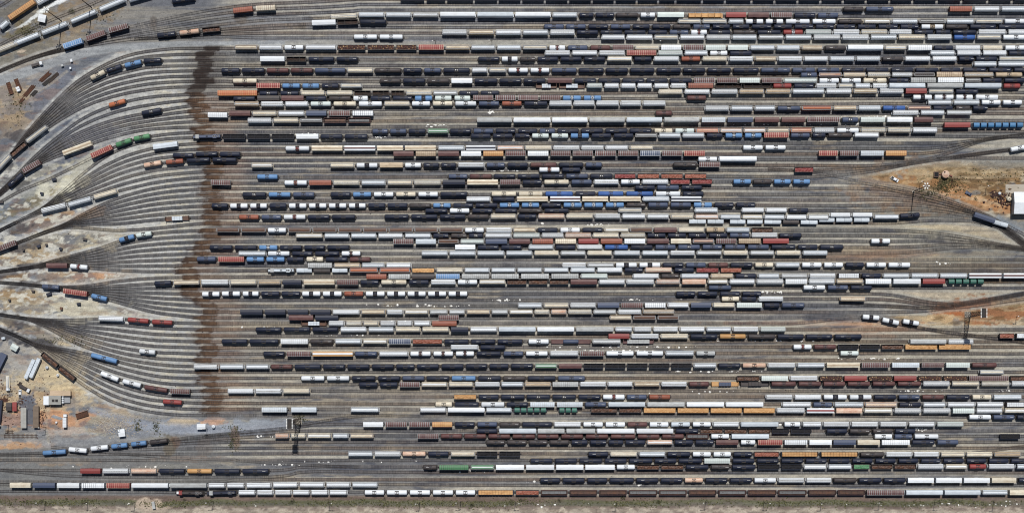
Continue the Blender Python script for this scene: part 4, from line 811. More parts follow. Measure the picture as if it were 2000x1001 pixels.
        if c1 == 'o':
            w = LL/5.4
            for i in range(5): o = obj('wooden_cradle', cached(('rg', round(w, 1)), lambda: ring_mesh(w)), root); o.location.x = -LL/2+0.3+w*(i+0.5)
        elif c1 == 'n': o = obj('tank', cached('smtank', lambda: tank_mesh(LL*0.42, 1.3)), root, cm('n'))
        else: obj('stacked_load', cached(('fl', LL, c1), lambda: packs(LL*0.55 if c1 != 'e' else LL*0.8, 2.5, 1.2, 2.6, 4)), root, cm({'s': 's', 'd': 'd', 'y': 'n', 'e': 'g'}[c1]))
    elif ty == 'K': loco_parts(LL, root, {'s': 'n', 'g': 's', 'r': 'd', 'n': 'k'}[c1])
    for s in (-1, 1):
        o = obj('bogie', sh('bogie', bogie_mesh), root); o.location.x = s*(LL/2-2.6)
        o = obj('coupler', sh('coupler', coupler_mesh), root); o.location.x = s*(LL/2+0.05)
        if s < 0: o.rotation_euler.z = math.pi
KIND = dict(T=('tank car', 'tank_car'), H=('covered hopper', 'covered_hopper_car'), L=('long-hatch covered hopper', 'long_hatch_hopper_car'), B=('smooth-roofed boxcar', 'boxcar'), R=('rib-roofed boxcar', 'ribbed_boxcar'),
 P=('stripe-roofed boxcar', 'striped_boxcar'), A=('long enclosed autorack', 'autorack_car'), G=('open gondola', 'gondola_car'), C=('loaded gondola', 'loaded_gondola_car'), S=('hooded coil car', 'coil_car'),
 F=('loaded flatcar', 'flatcar'), K=('diesel locomotive', 'diesel_locomotive'), Q=('flatcar of round tubs', 'tub_flatcar'))
CAT = dict(T='tank car', H='covered hopper', L='trough hopper', B='boxcar', R='ribbed boxcar', P='striped boxcar', A='autorack', G='gondola', C='loaded gondola', S='coil car', F='flatcar', K='locomotive', Q='flatcar')
GRP = dict(T='tank cars standing in the yard', H='covered hoppers with round roof hatches', L='covered hoppers with one long roof hatch', B='smooth roofed boxcars', R='boxcars with ribbed roofs', P='boxcars with a striped roof',
 A='long enclosed autoracks', G='open gondolas and hoppers', C='gondolas with a high load', S='hooded coil cars', F='loaded flatcars', K='diesel locomotives', Q='flatcars of round tubs')
def look(code):
    ty = code[0]; c = PAL[code[1]][1] if len(code) > 1 else 'scrap-filled'
    if ty == 'C': c = {'y': 'lumber', 'w': 'white-block', 't': 'tan-load', 'v': 'green-load'}.get(code[1] if len(code) > 1 else '', 'scrap')+''
    if ty == 'C': return c+' gondola'
    if ty == 'G' and code[1] == 'k': return 'coal-black open gondola'
    if ty == 'K': c = {'s': 'slate', 'g': 'silver', 'r': 'red-cab', 'n': 'black'}[code[1]]
    if ty == 'Q': c = {'b': 'blue', 'v': 'green'}[code[1]]; return 'flatcar of %s round tubs' % c
    s = c+' '+KIND[ty][0]
    if ty == 'T' and len(code) > 2: s = c+('-and-'+PAL[code[2]][1]+' ')+'tank car'
    return s
def short(code): return look(code).replace('long-hatch covered hopper', 'long-hatch hopper').replace('smooth-roofed ', 'plain ').replace('long enclosed ', '').replace('hooded ', '')
ORD = ['zeroth','first','second','third','fourth','fifth','sixth','seventh','eighth','ninth','tenth','eleventh','twelfth','thirteenth','fourteenth','fifteenth','sixteenth','seventeenth','eighteenth','nineteenth','twentieth']
def ordw(n):
    if n <= 20: return ORD[n]
    s = 'th' if 10 <= n % 100 <= 20 else {1: 'st', 2: 'nd', 3: 'rd'}.get(n % 10, 'th'); return '%d%s' % (n, s)
strings = []
for y0, y1, segs in PARSED:
    for sg in segs:
        mid = (sg[0][0]+sg[-1][1])/2; strings.append((y0+(y1-y0)*(mid-400)/1600, y0, y1, sg))
rowkey = sorted(set((y0, y1) for _, y0, y1, _ in strings)); rowno = {k: i+1 for i, k in enumerate(rowkey)}
cars = []
byrow = {}
for _, y0, y1, sg in strings: byrow.setdefault((y0, y1), []).extend(sg)
from collections import Counter
trip = Counter(); items = []
for key in rowkey:
    L_ = sorted(byrow[key], key=lambda q: q[0])
    for i, (a, b, code) in enumerate(L_):
        l = look(L_[i-1][2]) if i > 0 and a-L_[i-1][1] < 8 else None; r = look(L_[i+1][2]) if i+1 < len(L_) and L_[i+1][0]-b < 8 else None
        sl_, sr = (short(L_[i-1][2]) if l else None), (short(L_[i+1][2]) if r else None)
        items.append((key, i+1, len(L_), a, b, code, sl_, sr)); trip[(key, look(code), sl_, sr)] += 1
def label_of(it):
    key, i, n, a, b, code, l, r = it; rw = '%s row from the top' % ordw(rowno[key]); lk = look(code)
    if n == 1: s = 'lone %s, %s' % (lk, rw)
    elif trip[(key, lk, l, r)] == 1 and (l != r or l is None):
        if l and r: s = '%s right of %s and left of %s, %s row down' % (lk, l, r, ordw(rowno[key]))
        elif l: s = '%s at the right end, after %s, %s' % (lk, l, rw)
        elif r: s = '%s at the left end, before %s, %s' % (lk, r, rw)
        else: s = '%s standing alone, %s' % (lk, rw)
        if len(s.split()) > 16: s = '%s, %s from the left in the %s' % (lk, ordw(i), rw)
    else: s = '%s, %s from the left in the %s' % (lk, ordw(i), rw)
    return s
USED = Counter()
def make_car(code, label, cx, cy, ang, L):
    root = thing(KIND[code[0]][1], label, CAT[code[0]], gp(cx, cy, 0.0), ang, GRP[code[0]]); root.scale = (1, 1.07, 1.05); add_parts(root, code, L)
    if code[0] == 'T': TANKS.append((L+(100 if cx < 400 or cy > 610 and cx > 1680 and cy < 635 else 0), root))
    return root
TANKS = []
for it in items:
    key, i, n, a, b, code, l, r = it; y0, y1 = key; cx = (a+b)/2; ry = y0+(y1-y0)*(cx-400)/1600; h = HT[code[0]]
    gx, g_y = under(cx, ry, h); q, an, rr = snap(gx, g_y)
    if rr < 4.5: g_y = q[1]
    else: an = 0
    if abs(an) > 1.6: an -= math.pi
    an = math.atan(math.tan(an))
    L = (b-a)*S*(1-(h/S)/CH)
    lab_ = label_of(it)
    if USED[lab_]: lab_ = '%s, %s from the left in the %s row from the top' % (look(code), ordw(i), ordw(rowno[key]))
    USED[lab_] += 1
    make_car(code, lab_, gx, g_y, an if abs(an) < 0.05 else 0, L)
# cars out on the curves
CURVED = [  # x, y of the roof, angle, length, code, label
 (11,94,22,53,'Hc','cream covered hopper, left end of the slanting silver string top left'),(51,76,22,55,'Hs','silver covered hopper, second from left in the slanting string top left'),
 (106,55,23,56,'Hs','silver covered hopper passing behind the light mast, third in the slanting string'),(163,33,23,57,'Hs','silver covered hopper, fourth in the slanting string top left'),(219,9,23,57,'Hs','silver covered hopper, fifth in the slanting string top left'),(277,-8,16,56,'Hs','silver covered hopper cut by the top edge, slanting string'),
 (9,50,32,24,'Hs','silver covered hopper at the left edge below the orange boxcar'),(43,21,31,62,'Ryc','long orange-brown ribbed boxcar in the top left corner'),(96,-8,28,60,'Hw','white covered hopper cut by the top edge beside the orange boxcar'),
 (141,84,17,42,'Rb','blue ribbed boxcar at the lower end of three slanting boxcars'),(186,69,17,42,'Re','maroon ribbed boxcar just right of the blue ribbed boxcar'),(230,54,17,42,'Re','maroon ribbed boxcar at the upper right end of three slanting boxcars'),
 (357,-1,8,49,'Tk','black tank car cut by the top edge, upper left'),(324,67,4,40,'Tk','black tank car left of a peach tank car above the service road'),(369,62,5,43,'Tp','peach tank car between a black tank car and a rusty gondola'),(412,57,6,38,'Gx','rusty gondola right of the peach tank car above the road'),
 (474,20,10,41,'Ra','rust boxcar with patchy roof, left of two slanting boxcars'),(518,12,9,41,'Rc','cream patchy boxcar, right of two slanting boxcars'),
 (190,146,24,34,'Tc','cream tank car, left end of four on the top curve'),(222,134,20,35,'Tk','black tank car between cream and blue tank cars on the top curve'),(259,125,11,37,'Tb','blue tank car on the top curve'),(297,119,6,38,'Tk','black tank car, right end of four on the top curve'),
 (228,202,17,37,'To','lone orange tank car with white middle on the curve'),(295,218,11,43,'Tkw','lone black tank car below the orange tank car on the curve'),
 (150,289,28,62,'Pct','lone cream boxcar with tan roof stripe on the left curve'),(198,297,27,47,'Rr','red ribbed boxcar left of two green tank cars'),(241,279,21,36,'Tv','green tank car next to the red ribbed boxcar'),(276,267,16,36,'Tv','green tank car at the upper right end'),
 (322,283,4,51,'Bs','lone pale silver boxcar on the curve'),(297,320,10,38,'Tp','peach tank car left of a rust orange one on the curve'),(340,313,5,39,'Ta','rust orange tank car left of the black tank cars'),
 (72,263,38,52,'Lg','long-hatch grey hopper, upper end of the left steep string'),(37,293,41,40,'Gx','rusty gondola in the middle of the left steep string'),(7,320,42,44,'Lg','long-hatch grey hopper at the left edge, lower end of the steep string'),
 (61,326,36,42,'Re','striped maroon boxcar above a navy tank car at the left'),(31,353,38,40,'Tk','navy tank car below the striped maroon boxcar at the left'),
 (104,407,20,53,'Hw','white covered hopper, lower end of three slanting hoppers'),(155,394,16,50,'Hs','silver covered hopper in the middle of three slanting hoppers'),(205,379,16,50,'Hc','cream covered hopper, upper end of three slanting hoppers'),
 (346,426,2,50,'Fs','lone brown flatcar with silver load left of the retarders'),(10,482,18,46,'Re','maroon ribbed boxcar cut by the left edge'),(247,466,22,35,'Tbk','light blue tank car with dark middle, on the curve'),(280,457,16,35,'Tl','pale grey green tank car at the upper right of a blue one'),
 (110,518,-1,44,'Be','maroon boxcar left of a white tank car with red band'),(153,520,-2,38,'Twr','white tank car with red band right of the maroon boxcar'),
 (98,560,-13,38,'Tn','slate tank car, left end of three on the middle curve'),(146,570,-10,50,'Rr','red ribbed boxcar between slate and blue tank cars'),(193,579,-9,36,'Tb','blue tank car right of the red ribbed boxcar'),
 (216,621,0,53,'Hw','white covered hopper left of two red tank cars'),(269,624,-5,45,'Tr','red tank car next to the white covered hopper'),(316,628,-3,44,'Tr','red tank car at the right end beside another red one'),
 (287,684,-4,36,'Tw','lone white tank car on the lower curve'),(203,696,-14,56,'Tb','long blue tank car on the lower curve'),
 (97,701,-39,42,'Gx','rusty gondola, upper of two on the steep lower left track'),(131,726,-40,42,'Gx','rusty gondola, lower of two on the steep lower left track'),
 (214,732,-21,42,'Tw','white tank car, left end of the lower curve string'),(257,746,-19,42,'Tw','white tank car, second in the lower curve string'),(304,757,-11,50,'Te','dark brown tank car in the lower curve string'),(351,762,-2,42,'Re','dark maroon ribbed boxcar, right end of the lower curve string'),
 (336,782,-2,42,'Tr','lone bright red tank car on the lower curve'),
 (105,882,3,50,'Tb','turquoise tank car, left end of the bottom left string'),(151,877,4,40,'Tw','white tank car right of the turquoise one'),(193,873,5,39,'Tw','white tank car left of a blue tank car, bottom left string'),
 (232,868,5,36,'Tb','blue tank car right of a white one, bottom left string'),(270,864,5,35,'Tb','blue tank car left of a dark brown one, bottom left string'),(309,861,4,38,'Td','dark brown tank car, right end of the bottom left string'),
 (1702,617,-8,37,'Twk','white tank car with black middle, left of three by the brown bank'),(1741,624,-9,37,'Twk','white tank car with black middle, centre of three by the brown bank'),(1780,629,-9,36,'Twk','white tank car with black middle, right of three by the brown bank'),
 (1778,426,-6,43,'Tk','large black tank car below the tall light mast'),(1924,425,-15,45,'Bn','slate blue boxcar slanting beside the white warehouse'),(1955,436,-16,32,'Ss','silver hooded coil car right of the slanting blue boxcar'),
 (1993,292,18,40,'Tw','white tank car cut by the right edge on the slanting track'),(1967,655,-9,32,'Ga','orange-filled gondola beside the right edge'),(1998,660,-9,30,'Cw','white-block gondola cut by the right edge')]
for x, y, ang, Lp, code, lab_ in CURVED:
    gx, g_y = under(x, y, HT[code[0]]); q, an, rr = snap(gx, g_y); a_ = math.radians(ang)
    if rr < 6:
        gx, g_y = q; an = math.atan(math.tan(an))
        if abs(an-a_) < 0.3: a_ = an
    make_car(code, lab_, gx, g_y, a_, (Lp-2.5)*S)

# past 300 tank cars: the shortest ones become one object of many cars
TANKS.sort(key=lambda q: -q[0]); VV = []; FF = []; MI = []; mats = []; nv = 0; SM = []; GONE = []
for _, r in TANKS[300:]:
    Mr = np.array(__import__('mathutils').Matrix.LocRotScale(r.location, r.rotation_euler, r.scale))
    for c in list(r.children):
        me = c.data; co_ = np.zeros(len(me.vertices)*3); me.vertices.foreach_get('co', co_); co_ = co_.reshape(-1, 3)
        Mc = Mr @ np.array(__import__('mathutils').Matrix.LocRotScale(c.location, c.rotation_euler, c.scale)); co_ = co_ @ Mc[:3, :3].T+Mc[:3, 3]
        ma = c.material_slots[0].material
        if ma not in mats: mats.append(ma)
        VV.append(co_); fs = [tuple(i+nv for i in q.vertices) for q in me.polygons]; FF += fs; MI += [mats.index(ma)]*len(fs); SM += [me.polygons[0].use_smooth]*len(fs); nv += len(co_)
        GONE.append(c)
    GONE.append(r)
bpy.data.batch_remove(GONE)
me = bpy.data.meshes.new('tank_cars'); me.from_pydata(np.vstack(VV).tolist(), [], FF)
for ma in mats: me.materials.append(ma)
me.polygons.foreach_set('material_index', MI); me.polygons.foreach_set('use_smooth', SM); me.update()
o = obj('tank_cars', me); tag(o, 'the many shorter black, slate, white and blue tank cars standing among the rows', 'tank car'); o['kind'] = 'stuff'
# ---------------- masts, sheds, vehicles and clutter ----------------
def mast(px, py, h, label, lattice):
    r = thing('light_mast', label, 'light mast', gp(px, py)); 
    if lattice:
        b = MB(); n = 9; w0, w1 = 1.9, 0.8
        def leg(i, k): w = w0+(w1-w0)*k/n; return (w*(1 if i in (0, 1) else -1), w*(1 if i in (0, 3) else -1), h*k/n)
        for k in range(n):
            for i in range(4):
                b.bar(leg(i, k), leg(i, k+1), 0.18); b.bar(leg(i, k), leg((i+1) % 4, k+1), 0.14); b.bar(leg(i, k+1), leg((i+1) % 4, k+1), 0.14); b.bar(leg((i+1) % 4, k), leg(i, k+1), 0.14)
        obj('tower_frame', b.mesh('tower_frame', [MAT['pole_wood']]), r)
        b = MB(); b.box(-1.5, 1.5, -3.2, 3.2, h, h+0.2, True)
        for s in (-1, 1): b.bar((s*1.5, -3.2, h+1.2), (s*1.5, 3.2, h+1.2), 0.12); b.bar((s*1.5, -3.2, h), (s*1.5, -3.2, h+1.2), 0.12); b.bar((s*1.5, 3.2, h), (s*1.5, 3.2, h+1.2), 0.12)
        pl_ = obj('lamp_platform', b.mesh('lamp_platform', [MAT['under_steel']]), r)
        lm = MB(); lm.rev([(0, 0.16), (0.15, 0.38), (0.4, 0.38)], 8, 'z'); lme = lm.mesh('floodlight', [MAT['mark_white']])
        for s in (-1, 1):
            for i in range(7): o = obj('floodlight', lme, r); o.location = (s*1.9, -2.9+i*0.97, h+0.6)
    else:
        b = MB(); b.rev([(0, 0.42), (h*0.5, 0.3), (h, 0.2)], 8, 'z'); obj('pole', b.mesh('pole', [MAT['pole_wood']]), r)
        b = MB(); 
        for i in range(6): a = math.pi*i/3; b.bar((0, 0, h), (1.7*math.cos(a), 1.7*math.sin(a), h+0.2), 0.22)
        obj('lamp_arms', b.mesh('lamp_arms', [MAT['galvanised']]), r)
        lm = MB(); lm.box(-0.5, 0.5, -0.4, 0.4, 0.0, 0.35, True); lme = lm.mesh('floodlight', [MAT['mark_white']])
        for i in range(6): a = math.pi*i/3; o = obj('floodlight', lme, r); o.location = (1.8*math.cos(a), 1.8*math.sin(a), h+0.25); o.rotation_euler.z = a
    b = MB(); b.box(-2.2 if lattice else -0.8, 2.2 if lattice else 0.8, -2.2 if lattice else -0.8, 2.2 if lattice else 0.8, 0, 0.35); obj('footing', b.mesh('footing', [MAT['concrete']]), r)
mast(1784, 374, 33, 'tall slim light mast with a star of white lamps on the brown bank', False)
mast(1890, 614, 36, 'dark lattice light tower on the orange bank at the right', True)
mast(583, 822, 36, 'dark lattice light tower beside the slanting track at the lower left', True)
mast(121, 42, 33, 'slim light mast right of the white hut, top left', False)
mast(180, 16, 34, 'slim light mast above the slanting silver hoppers, farther right of the pair', False)
def pole(px, py, h, arm, label, wood=True):
    r = thing('utility_pole', label, 'pole', gp(px, py), 0, 'poles along the edges of the yard'); b = MB(); b.rev([(0, 0.2), (h, 0.13)], 8, 'z'); obj('pole_shaft', b.mesh('pole_shaft', [MAT['pole_wood']]), r)
    b = MB(); b.box(-arm if arm > 0 else 0.0, 0.0 if arm > 0 else -arm, -0.09, 0.09, h-0.5, h-0.32, True); b.box(-0.9, 0.9, -0.1, 0.1, h-1.2, h-1.0, True); obj('cross_arm', b.mesh('cross_arm', [MAT['pole_wood']]), r)
    b = MB(); x = -arm; b.box(x-0.45, x+0.45, -0.22, 0.22, h-0.62, h-0.42, True); obj('lamp_head', b.mesh('lamp_head', [MAT['mark_white']]), r)
for i, x in enumerate((89, 172, 264, 417, 645, 820, 900, 1007, 1204, 1378, 1492, 1604, 1717, 1825, 1940)):
    pole(x, 978+(i % 3), 12, (2.6, -2.4, 1.8)[i % 3], 'wooden lamp pole in the bottom verge, %s from the left' % ORD[i+1])
for x, y, h, l in ((851, 84, 8, 'leftmost lamp pole on the top service lane'), (961, 84, 9, 'middle lamp pole on the top service lane'), (1293, 84, 7, 'rightmost lamp pole on the top service lane'), (17, 829, 11, 'lamp pole by the spare track panels, lower left'),
    (90, 833, 11, 'lamp pole right of the spare track panels, lower left'), (405, 836, 10, 'pole beside the white shed under the bowl'), (236, 834, 10, 'pole beside the small white shed in the rubble'), (1926, 366, 11, 'lone pole left of the white warehouse'), (1985, 618, 10, 'pole on the orange bank at the right edge'), (1797, 358, 12, 'short pole beside the tall slim mast')):
    pole(x, y, h, 1.6, l)
def house(px, py, w, d, h, rz, wall, roof, label, name='shed', gable=0.8, extra=None):
    r = thing(name, label, name.replace('_', ' '), gp(px, py), math.radians(rz)); b = MB(); b.box(-w/2, w/2, -d/2, d/2, 0, h); obj('wall', b.mesh('wall', [wall]), r)
    b = MB(); o_ = 0.35
    b.prism([(-d/2-o_, h), (-d/2-o_, h+0.12), (0, h+gable+0.12), (d/2+o_, h+0.12), (d/2+o_, h)], -w/2-o_, w/2+o_)
    rf = obj('roof', b.mesh('roof', [roof]), r)
    b = MB(); n = max(2, int(w/1.2))
    for i in range(1, n): x = -w/2+w*i/n; b.prism([(-d/2-o_, h+0.12), (-d/2-o_, h+0.17), (0, h+gable+0.17), (d/2+o_, h+0.17), (d/2+o_, h+0.12), (0, h+gable+0.11)], x-0.05, x+0.05)
    obj('roof_seams', b.mesh('roof_seams', [roof]), rf)
    b = MB(); b.box(-w*0.15-0.45, -w*0.15+0.45, -d/2-0.06, -d/2, 0, min(2.1, h-0.2), True); obj('door', b.mesh('door', [MAT['under_steel']]), r)
    b = MB(); b.box(w*0.2-0.5, w*0.2+0.5, -d/2-0.05, -d/2, min(1.0, h*0.4), min(2.0, h-0.3), True); obj('window', b.mesh('window', [MAT['glass_dark']]), r)
    return r
paint('roof_dun', (122, 106, 90), 0.3, 0.8)
W_, G_, B_ = cm('w'), MAT['roof_grey'], MAT['roof_beige']
house(85, 38, 4.6, 4.6, 3.2, -12, cm('g'), W_, 'white roofed hut beside the chalk streaks, top left', 'hut', 0.3)
house(2003, 398, 20, 14.6, 6.5, 0, cm('g'), W_, 'white gabled warehouse at the right edge', 'warehouse', 1.6)
house(31, 678, 4.4, 3.6, 3, -30, cm('g'), cm('l'), 'small pale green roofed hut beside the lower left tracks', 'hut', 0.5)
house(395, 832, 5.4, 3.2, 3, 0, cm('g'), W_, 'white roofed shed under the bowl, beside a round tank', 'shed', 0.3)
house(240, 844, 3.9, 4.6, 3, 8, cm('g'), W_, 'small white shed standing in the rubble', 'shed', 0.3)
house(31, 793, 2.3, 5.6, 2.6, 0, cm('e'), cm('r'), 'red roofed container shed at the lower left', 'container', 0.15)
house(20, 793, 3.2, 5.0, 2.6, 0, cm('d'), cm('d'), 'brown roofed shed left of the red container', 'shed', 0.3)
house(49, 815, 3.2, 13.5, 3, 0, cm('g'), G_, 'long grey roofed rack left of the dark paving', 'storage_rack', 0.2)
house(73, 813, 3.2, 14.5, 3, 0, cm('d'), MAT['roof_dun'], 'long dun-brown roofed rack right of the dark paving', 'storage_rack', 0.2)
house(1, 806, 2.4, 18, 3, -6, cm('n'), cm('k'), 'dark roofed shed cut by the left edge', 'shed', 0.2)
house(2, 708, 4.0, 14, 3.4, -26, cm('n'), cm('n'), 'slate roofed shed at the left edge above the cranes', 'shed', 0.2)
# the low office block: beige wings, flat grey roof with two lights, round tanks
r = thing('office_block', 'low office block with beige wings and flat grey roof, lower left', 'building', gp(112, 777))
for nm, x0, x1, y0, y1, h, ma in (('main_block', -4.5, 3.6, -4.2, 1.8, 3.6, G_), ('upper_wing', -3.9, 3.5, 1.8, 5.2, 3.2, B_), ('side_wing', 3.7, 10.2, 2.0, 5.0, 3.3, B_), ('entrance_wing', -8.5, -5.2, -4.4, 1.4, 3.0, cm('w')), ('rear_deck', 5.6, 9.2, -3.0, 1.8, 1.2, MAT['galvanised'])):
    b = MB(); b.box(x0, x1, y0, y1, 0, h); b.box(x0-0.2, x1+0.2, y0-0.2, y1+0.2, h, h+0.25, True); obj(nm, b.mesh(nm, [ma]), r)
for x in (-1.6, 0.8):
    b = MB(); b.box(x-0.9, x+0.9, -2.4, -0.6, 3.85, 4.1); obj('roof_light', b.mesh('roof_light', [MAT['under_steel']]), r)
for y in (-3.0, -1.5, 0, 1.4):
    b = MB(); b.rev([(0, 0.7), (2.6, 0.7), (2.9, 0.3)], 12, 'z', (4.6, y, 0)); obj('silo', b.mesh('silo', [cm('w')], False), r)
# concrete pad and paving are flat sheets a few millimetres up
def sheet(name, x0, x1, y0, y1, z, ma):
    b = MB(); a = gp(x0, y0); c = gp(x1, y1); b.add([(a[0], c[1], z), (c[0], c[1], z), (c[0], a[1], z), (a[0], a[1], z)], [(0, 1, 2, 3)]); struct(obj(name, b.mesh(name, [ma])))
sheet('concrete_pad', 1964, 2010, 360, 377, 0.012, MAT['concrete'])
paint('asphalt', (88, 92, 102), 0.3, 0.95, (120, 118, 115)); sheet('asphalt_yard', 53.5, 66.5, 783, 828, 0.012, MAT['asphalt'])
def vehicle(px, py, rz, kind, label):
    r = thing({'truck': 'box_truck', 'pickup': 'pickup_truck', 'flat': 'flatbed_truck', 'trailer': 'semi_trailer', 'car': 'parked_car', 'crane': 'mobile_crane'}[kind], label, {'car': 'car', 'pickup': 'pickup', 'trailer': 'trailer', 'crane': 'crane'}.get(kind, 'truck'), gp(px, py), math.radians(rz))
    L = {'truck': 9.5, 'pickup': 5.6, 'flat': 8.5, 'trailer': 14.5, 'car': 4.8, 'crane': 11.0}[kind]; h = L/2; w = 1.25 if kind not in ('pickup', 'car') else 1.0
    wh = MB(); wh.rev([(-0.18, 0.5 if w > 1.1 else 0.38), (0.18, 0.5 if w > 1.1 else 0.38)], 12, 'y'); wm = wh.mesh('wheel', [MAT['under_steel']])
    for x in ((-h+1.2, h-1.4) if kind != 'trailer' else (-h+1.6, -h+2.9)):
        for s in (-1, 1): o = obj('wheel', wm, r); o.location = (x, s*(w-0.12), 0.5 if w > 1.1 else 0.38)
    if kind in ('pickup', 'car'):
        b = MB(); b.prism([(-w, 0.4), (-w, 0.95), (-w*0.92, 1.05), (w*0.92, 1.05), (w, 0.95), (w, 0.4)], -h, h); obj('body', b.mesh('body', [cm('w' if kind == 'pickup' else 'n')]), r)
        b = MB(); b.prism([(-w*0.9, 1.05), (-w*0.72, 1.62), (w*0.72, 1.62), (w*0.9, 1.05)], -0.7, 1.2); obj('cab', b.mesh('cab', [cm('w' if kind == 'pickup' else 'n')]), r)
        b = MB(); b.add([(1.22, -w*0.8, 1.1), (1.22, w*0.8, 1.1), (1.2, w*0.7, 1.58), (1.2, -w*0.7, 1.58)], [(0, 1, 2, 3)]); b.add([(1.25, -w*0.82, 1.07), (1.9, -w*0.82, 1.07), (1.9, w*0.82, 1.07), (1.25, w*0.82, 1.07)], [(0, 1, 2, 3)]); obj('windscreen', b.mesh('windscreen', [MAT['glass_dark']]), r)
        if kind == 'pickup': b = MB(); b.box(-h+0.15, -0.9, -w+0.15, w-0.15, 1.05, 1.08); obj('load_bed', b.mesh('load_bed', [MAT['under_steel']]), r)
    else:
        if kind != 'trailer':
            b = MB(); b.prism([(-w, 0.6), (-w, 2.3), (-w*0.85, 2.6), (w*0.85, 2.6), (w, 2.3), (w, 0.6)], h-2.2, h-0.4); c = obj('cab', b.mesh('cab', [cm('w')]), r)
            b = MB(); b.box(h-0.4, h-0.36, -w*0.85, w*0.85, 1.5, 2.3, True); obj('windscreen', b.mesh('windscreen', [MAT['glass_dark']]), c)
        b = MB(); b.box(-h, h-0.4, -w*0.8, w*0.8, 0.55, 0.85, True); obj('chassis', b.mesh('chassis', [MAT['under_steel']]), r)
        if kind in ('truck', 'trailer'):
            b = MB(); b.box(-h, h-2.6 if kind == 'truck' else h, -w, w, 0.9, 3.6); obj('cargo_box', b.mesh('cargo_box', [cm('w' if kind == 'truck' else 's')]), r)
            b = MB(); 
            for i in range(6): x = -h+0.6+i*(L-(4 if kind == 'truck' else 1.2))/5; b.box(x-0.05, x+0.05, -w, w, 3.6, 3.65)
            obj('roof_bows', b.mesh('roof_bows', [MAT['galvanised']]), r)
        elif kind == 'flat':
            b = MB(); b.box(-h, h-2.4, -w, w, 0.9, 1.1); b.box(-h+0.4, h-3.4, -0.7, 0.6, 1.1, 1.9); obj('flat_bed', b.mesh('flat_bed', [cm('d')]), r)
        else:
            b = MB(); b.box(-h, h-2.6, -w, w, 0.9, 1.5); obj('crane_deck', b.mesh('crane_deck', [cm('c')]), r)
            b = MB(); b.bar((-h+0.5, 0.5, 1.9), (h-1.0, 0.5, 3.2), 0.55); b.bar((-h+0.5, -0.5, 1.9), (h-1.0, -0.5, 3.2), 0.3); obj('boom', b.mesh('boom', [cm('w')]), r)
vehicle(1747, 350, -30, 'pickup', 'white pickup parked on the brown bank left of the tall mast')
vehicle(74, 127, 17, 'flat', 'dark flatbed truck with white cab on the service road')
vehicle(129, 820, 90, 'truck', 'white box truck at the lower left')
vehicle(61, 720, 66, 'trailer', 'left of two silver trailers side by side'); vehicle(71, 718, 66, 'trailer', 'right of two silver trailers side by side')
vehicle(17, 748, -88, 'crane', 'white crane truck near the left edge'); vehicle(1891, 378, -30, 'car', 'navy car in the pale sand beside the bank')
vehicle(50, 758, -28, 'flat', 'brown flatbed truck on the pale sand'); vehicle(40, 768, 90, 'pickup', 'white pickup near the red container')
# tanks and plant on the red patch
r = thing('storage_tank', 'rusty round tank with piping on the brown bank', 'tank', gp(1845, 341)); b = MB(); b.rev([(0, 2.6), (3.0, 2.6), (3.6, 1.0), (3.7, 0.1)], 20, 'z'); obj('tank_shell', b.mesh('tank_shell', [cm('p')]), r)
b = MB(); b.bar((2.6, 0, 1.0), (5.0, -1.2, 1.0), 0.5); b.bar((-2.5, 0, 0.8), (-6.5, 0.5, 0.8), 0.4); b.bar((5.0, -1.2, 0.3), (5.0, -8.0, 0.3), 0.25); obj('piping', b.mesh('piping', [cm('r')]), r)
b = MB(); b.rev([(3.2, 0.5), (3.9, 0.5)], 10, 'z', (-0.9, 1.4, 0)); obj('vent', b.mesh('vent', [MAT['coal']]), r)
r = thing('settling_box', 'dark square box left of the rusty round tank', 'box', gp(1828, 341)); b = MB(); b.box(-1.7, 1.7, -1.9, 1.9, 0, 1.6); obj('box_wall', b.mesh('box_wall', [cm('x')]), r); b = MB(); b.box(-1.4, 1.4, -1.6, 1.6, 1.6, 1.63); obj('lid', b.mesh('lid', [MAT['coal']]), r)
for x, y, rr_, h, ma, l in ((1969, 389, 1.5, 3.2, 'c', 'cream round tank beside the white warehouse'), (418, 832, 1.2, 2.6, 'w', 'white round tank right of the white shed under the bowl'), (1951, 378, 1.0, 2.4, 'w', 'small white round tank above the scrap by the warehouse'), (93, 717, 1.0, 2.2, 's', 'silver round tank right of the two trailers'), (114, 732, 0.9, 2.0, 'w', 'white round tank below the silver one'), (111, 824, 0.7, 1.8, 'w', 'small white round tank left of the box truck')):
    r = thing('round_tank', l, 'tank', gp(x, y), 0, 'small round tanks'); b = MB(); b.rev([(0, rr_), (h*0.85, rr_), (h, rr_*0.5)], 16, 'z'); obj('tank_shell', b.mesh('tank_shell', [cm(ma)]), r); b = MB(); b.rev([(h, rr_*0.2), (h+0.2, rr_*0.2)], 8, 'z'); obj('lid', b.mesh('lid', [MAT['under_steel']]), r)
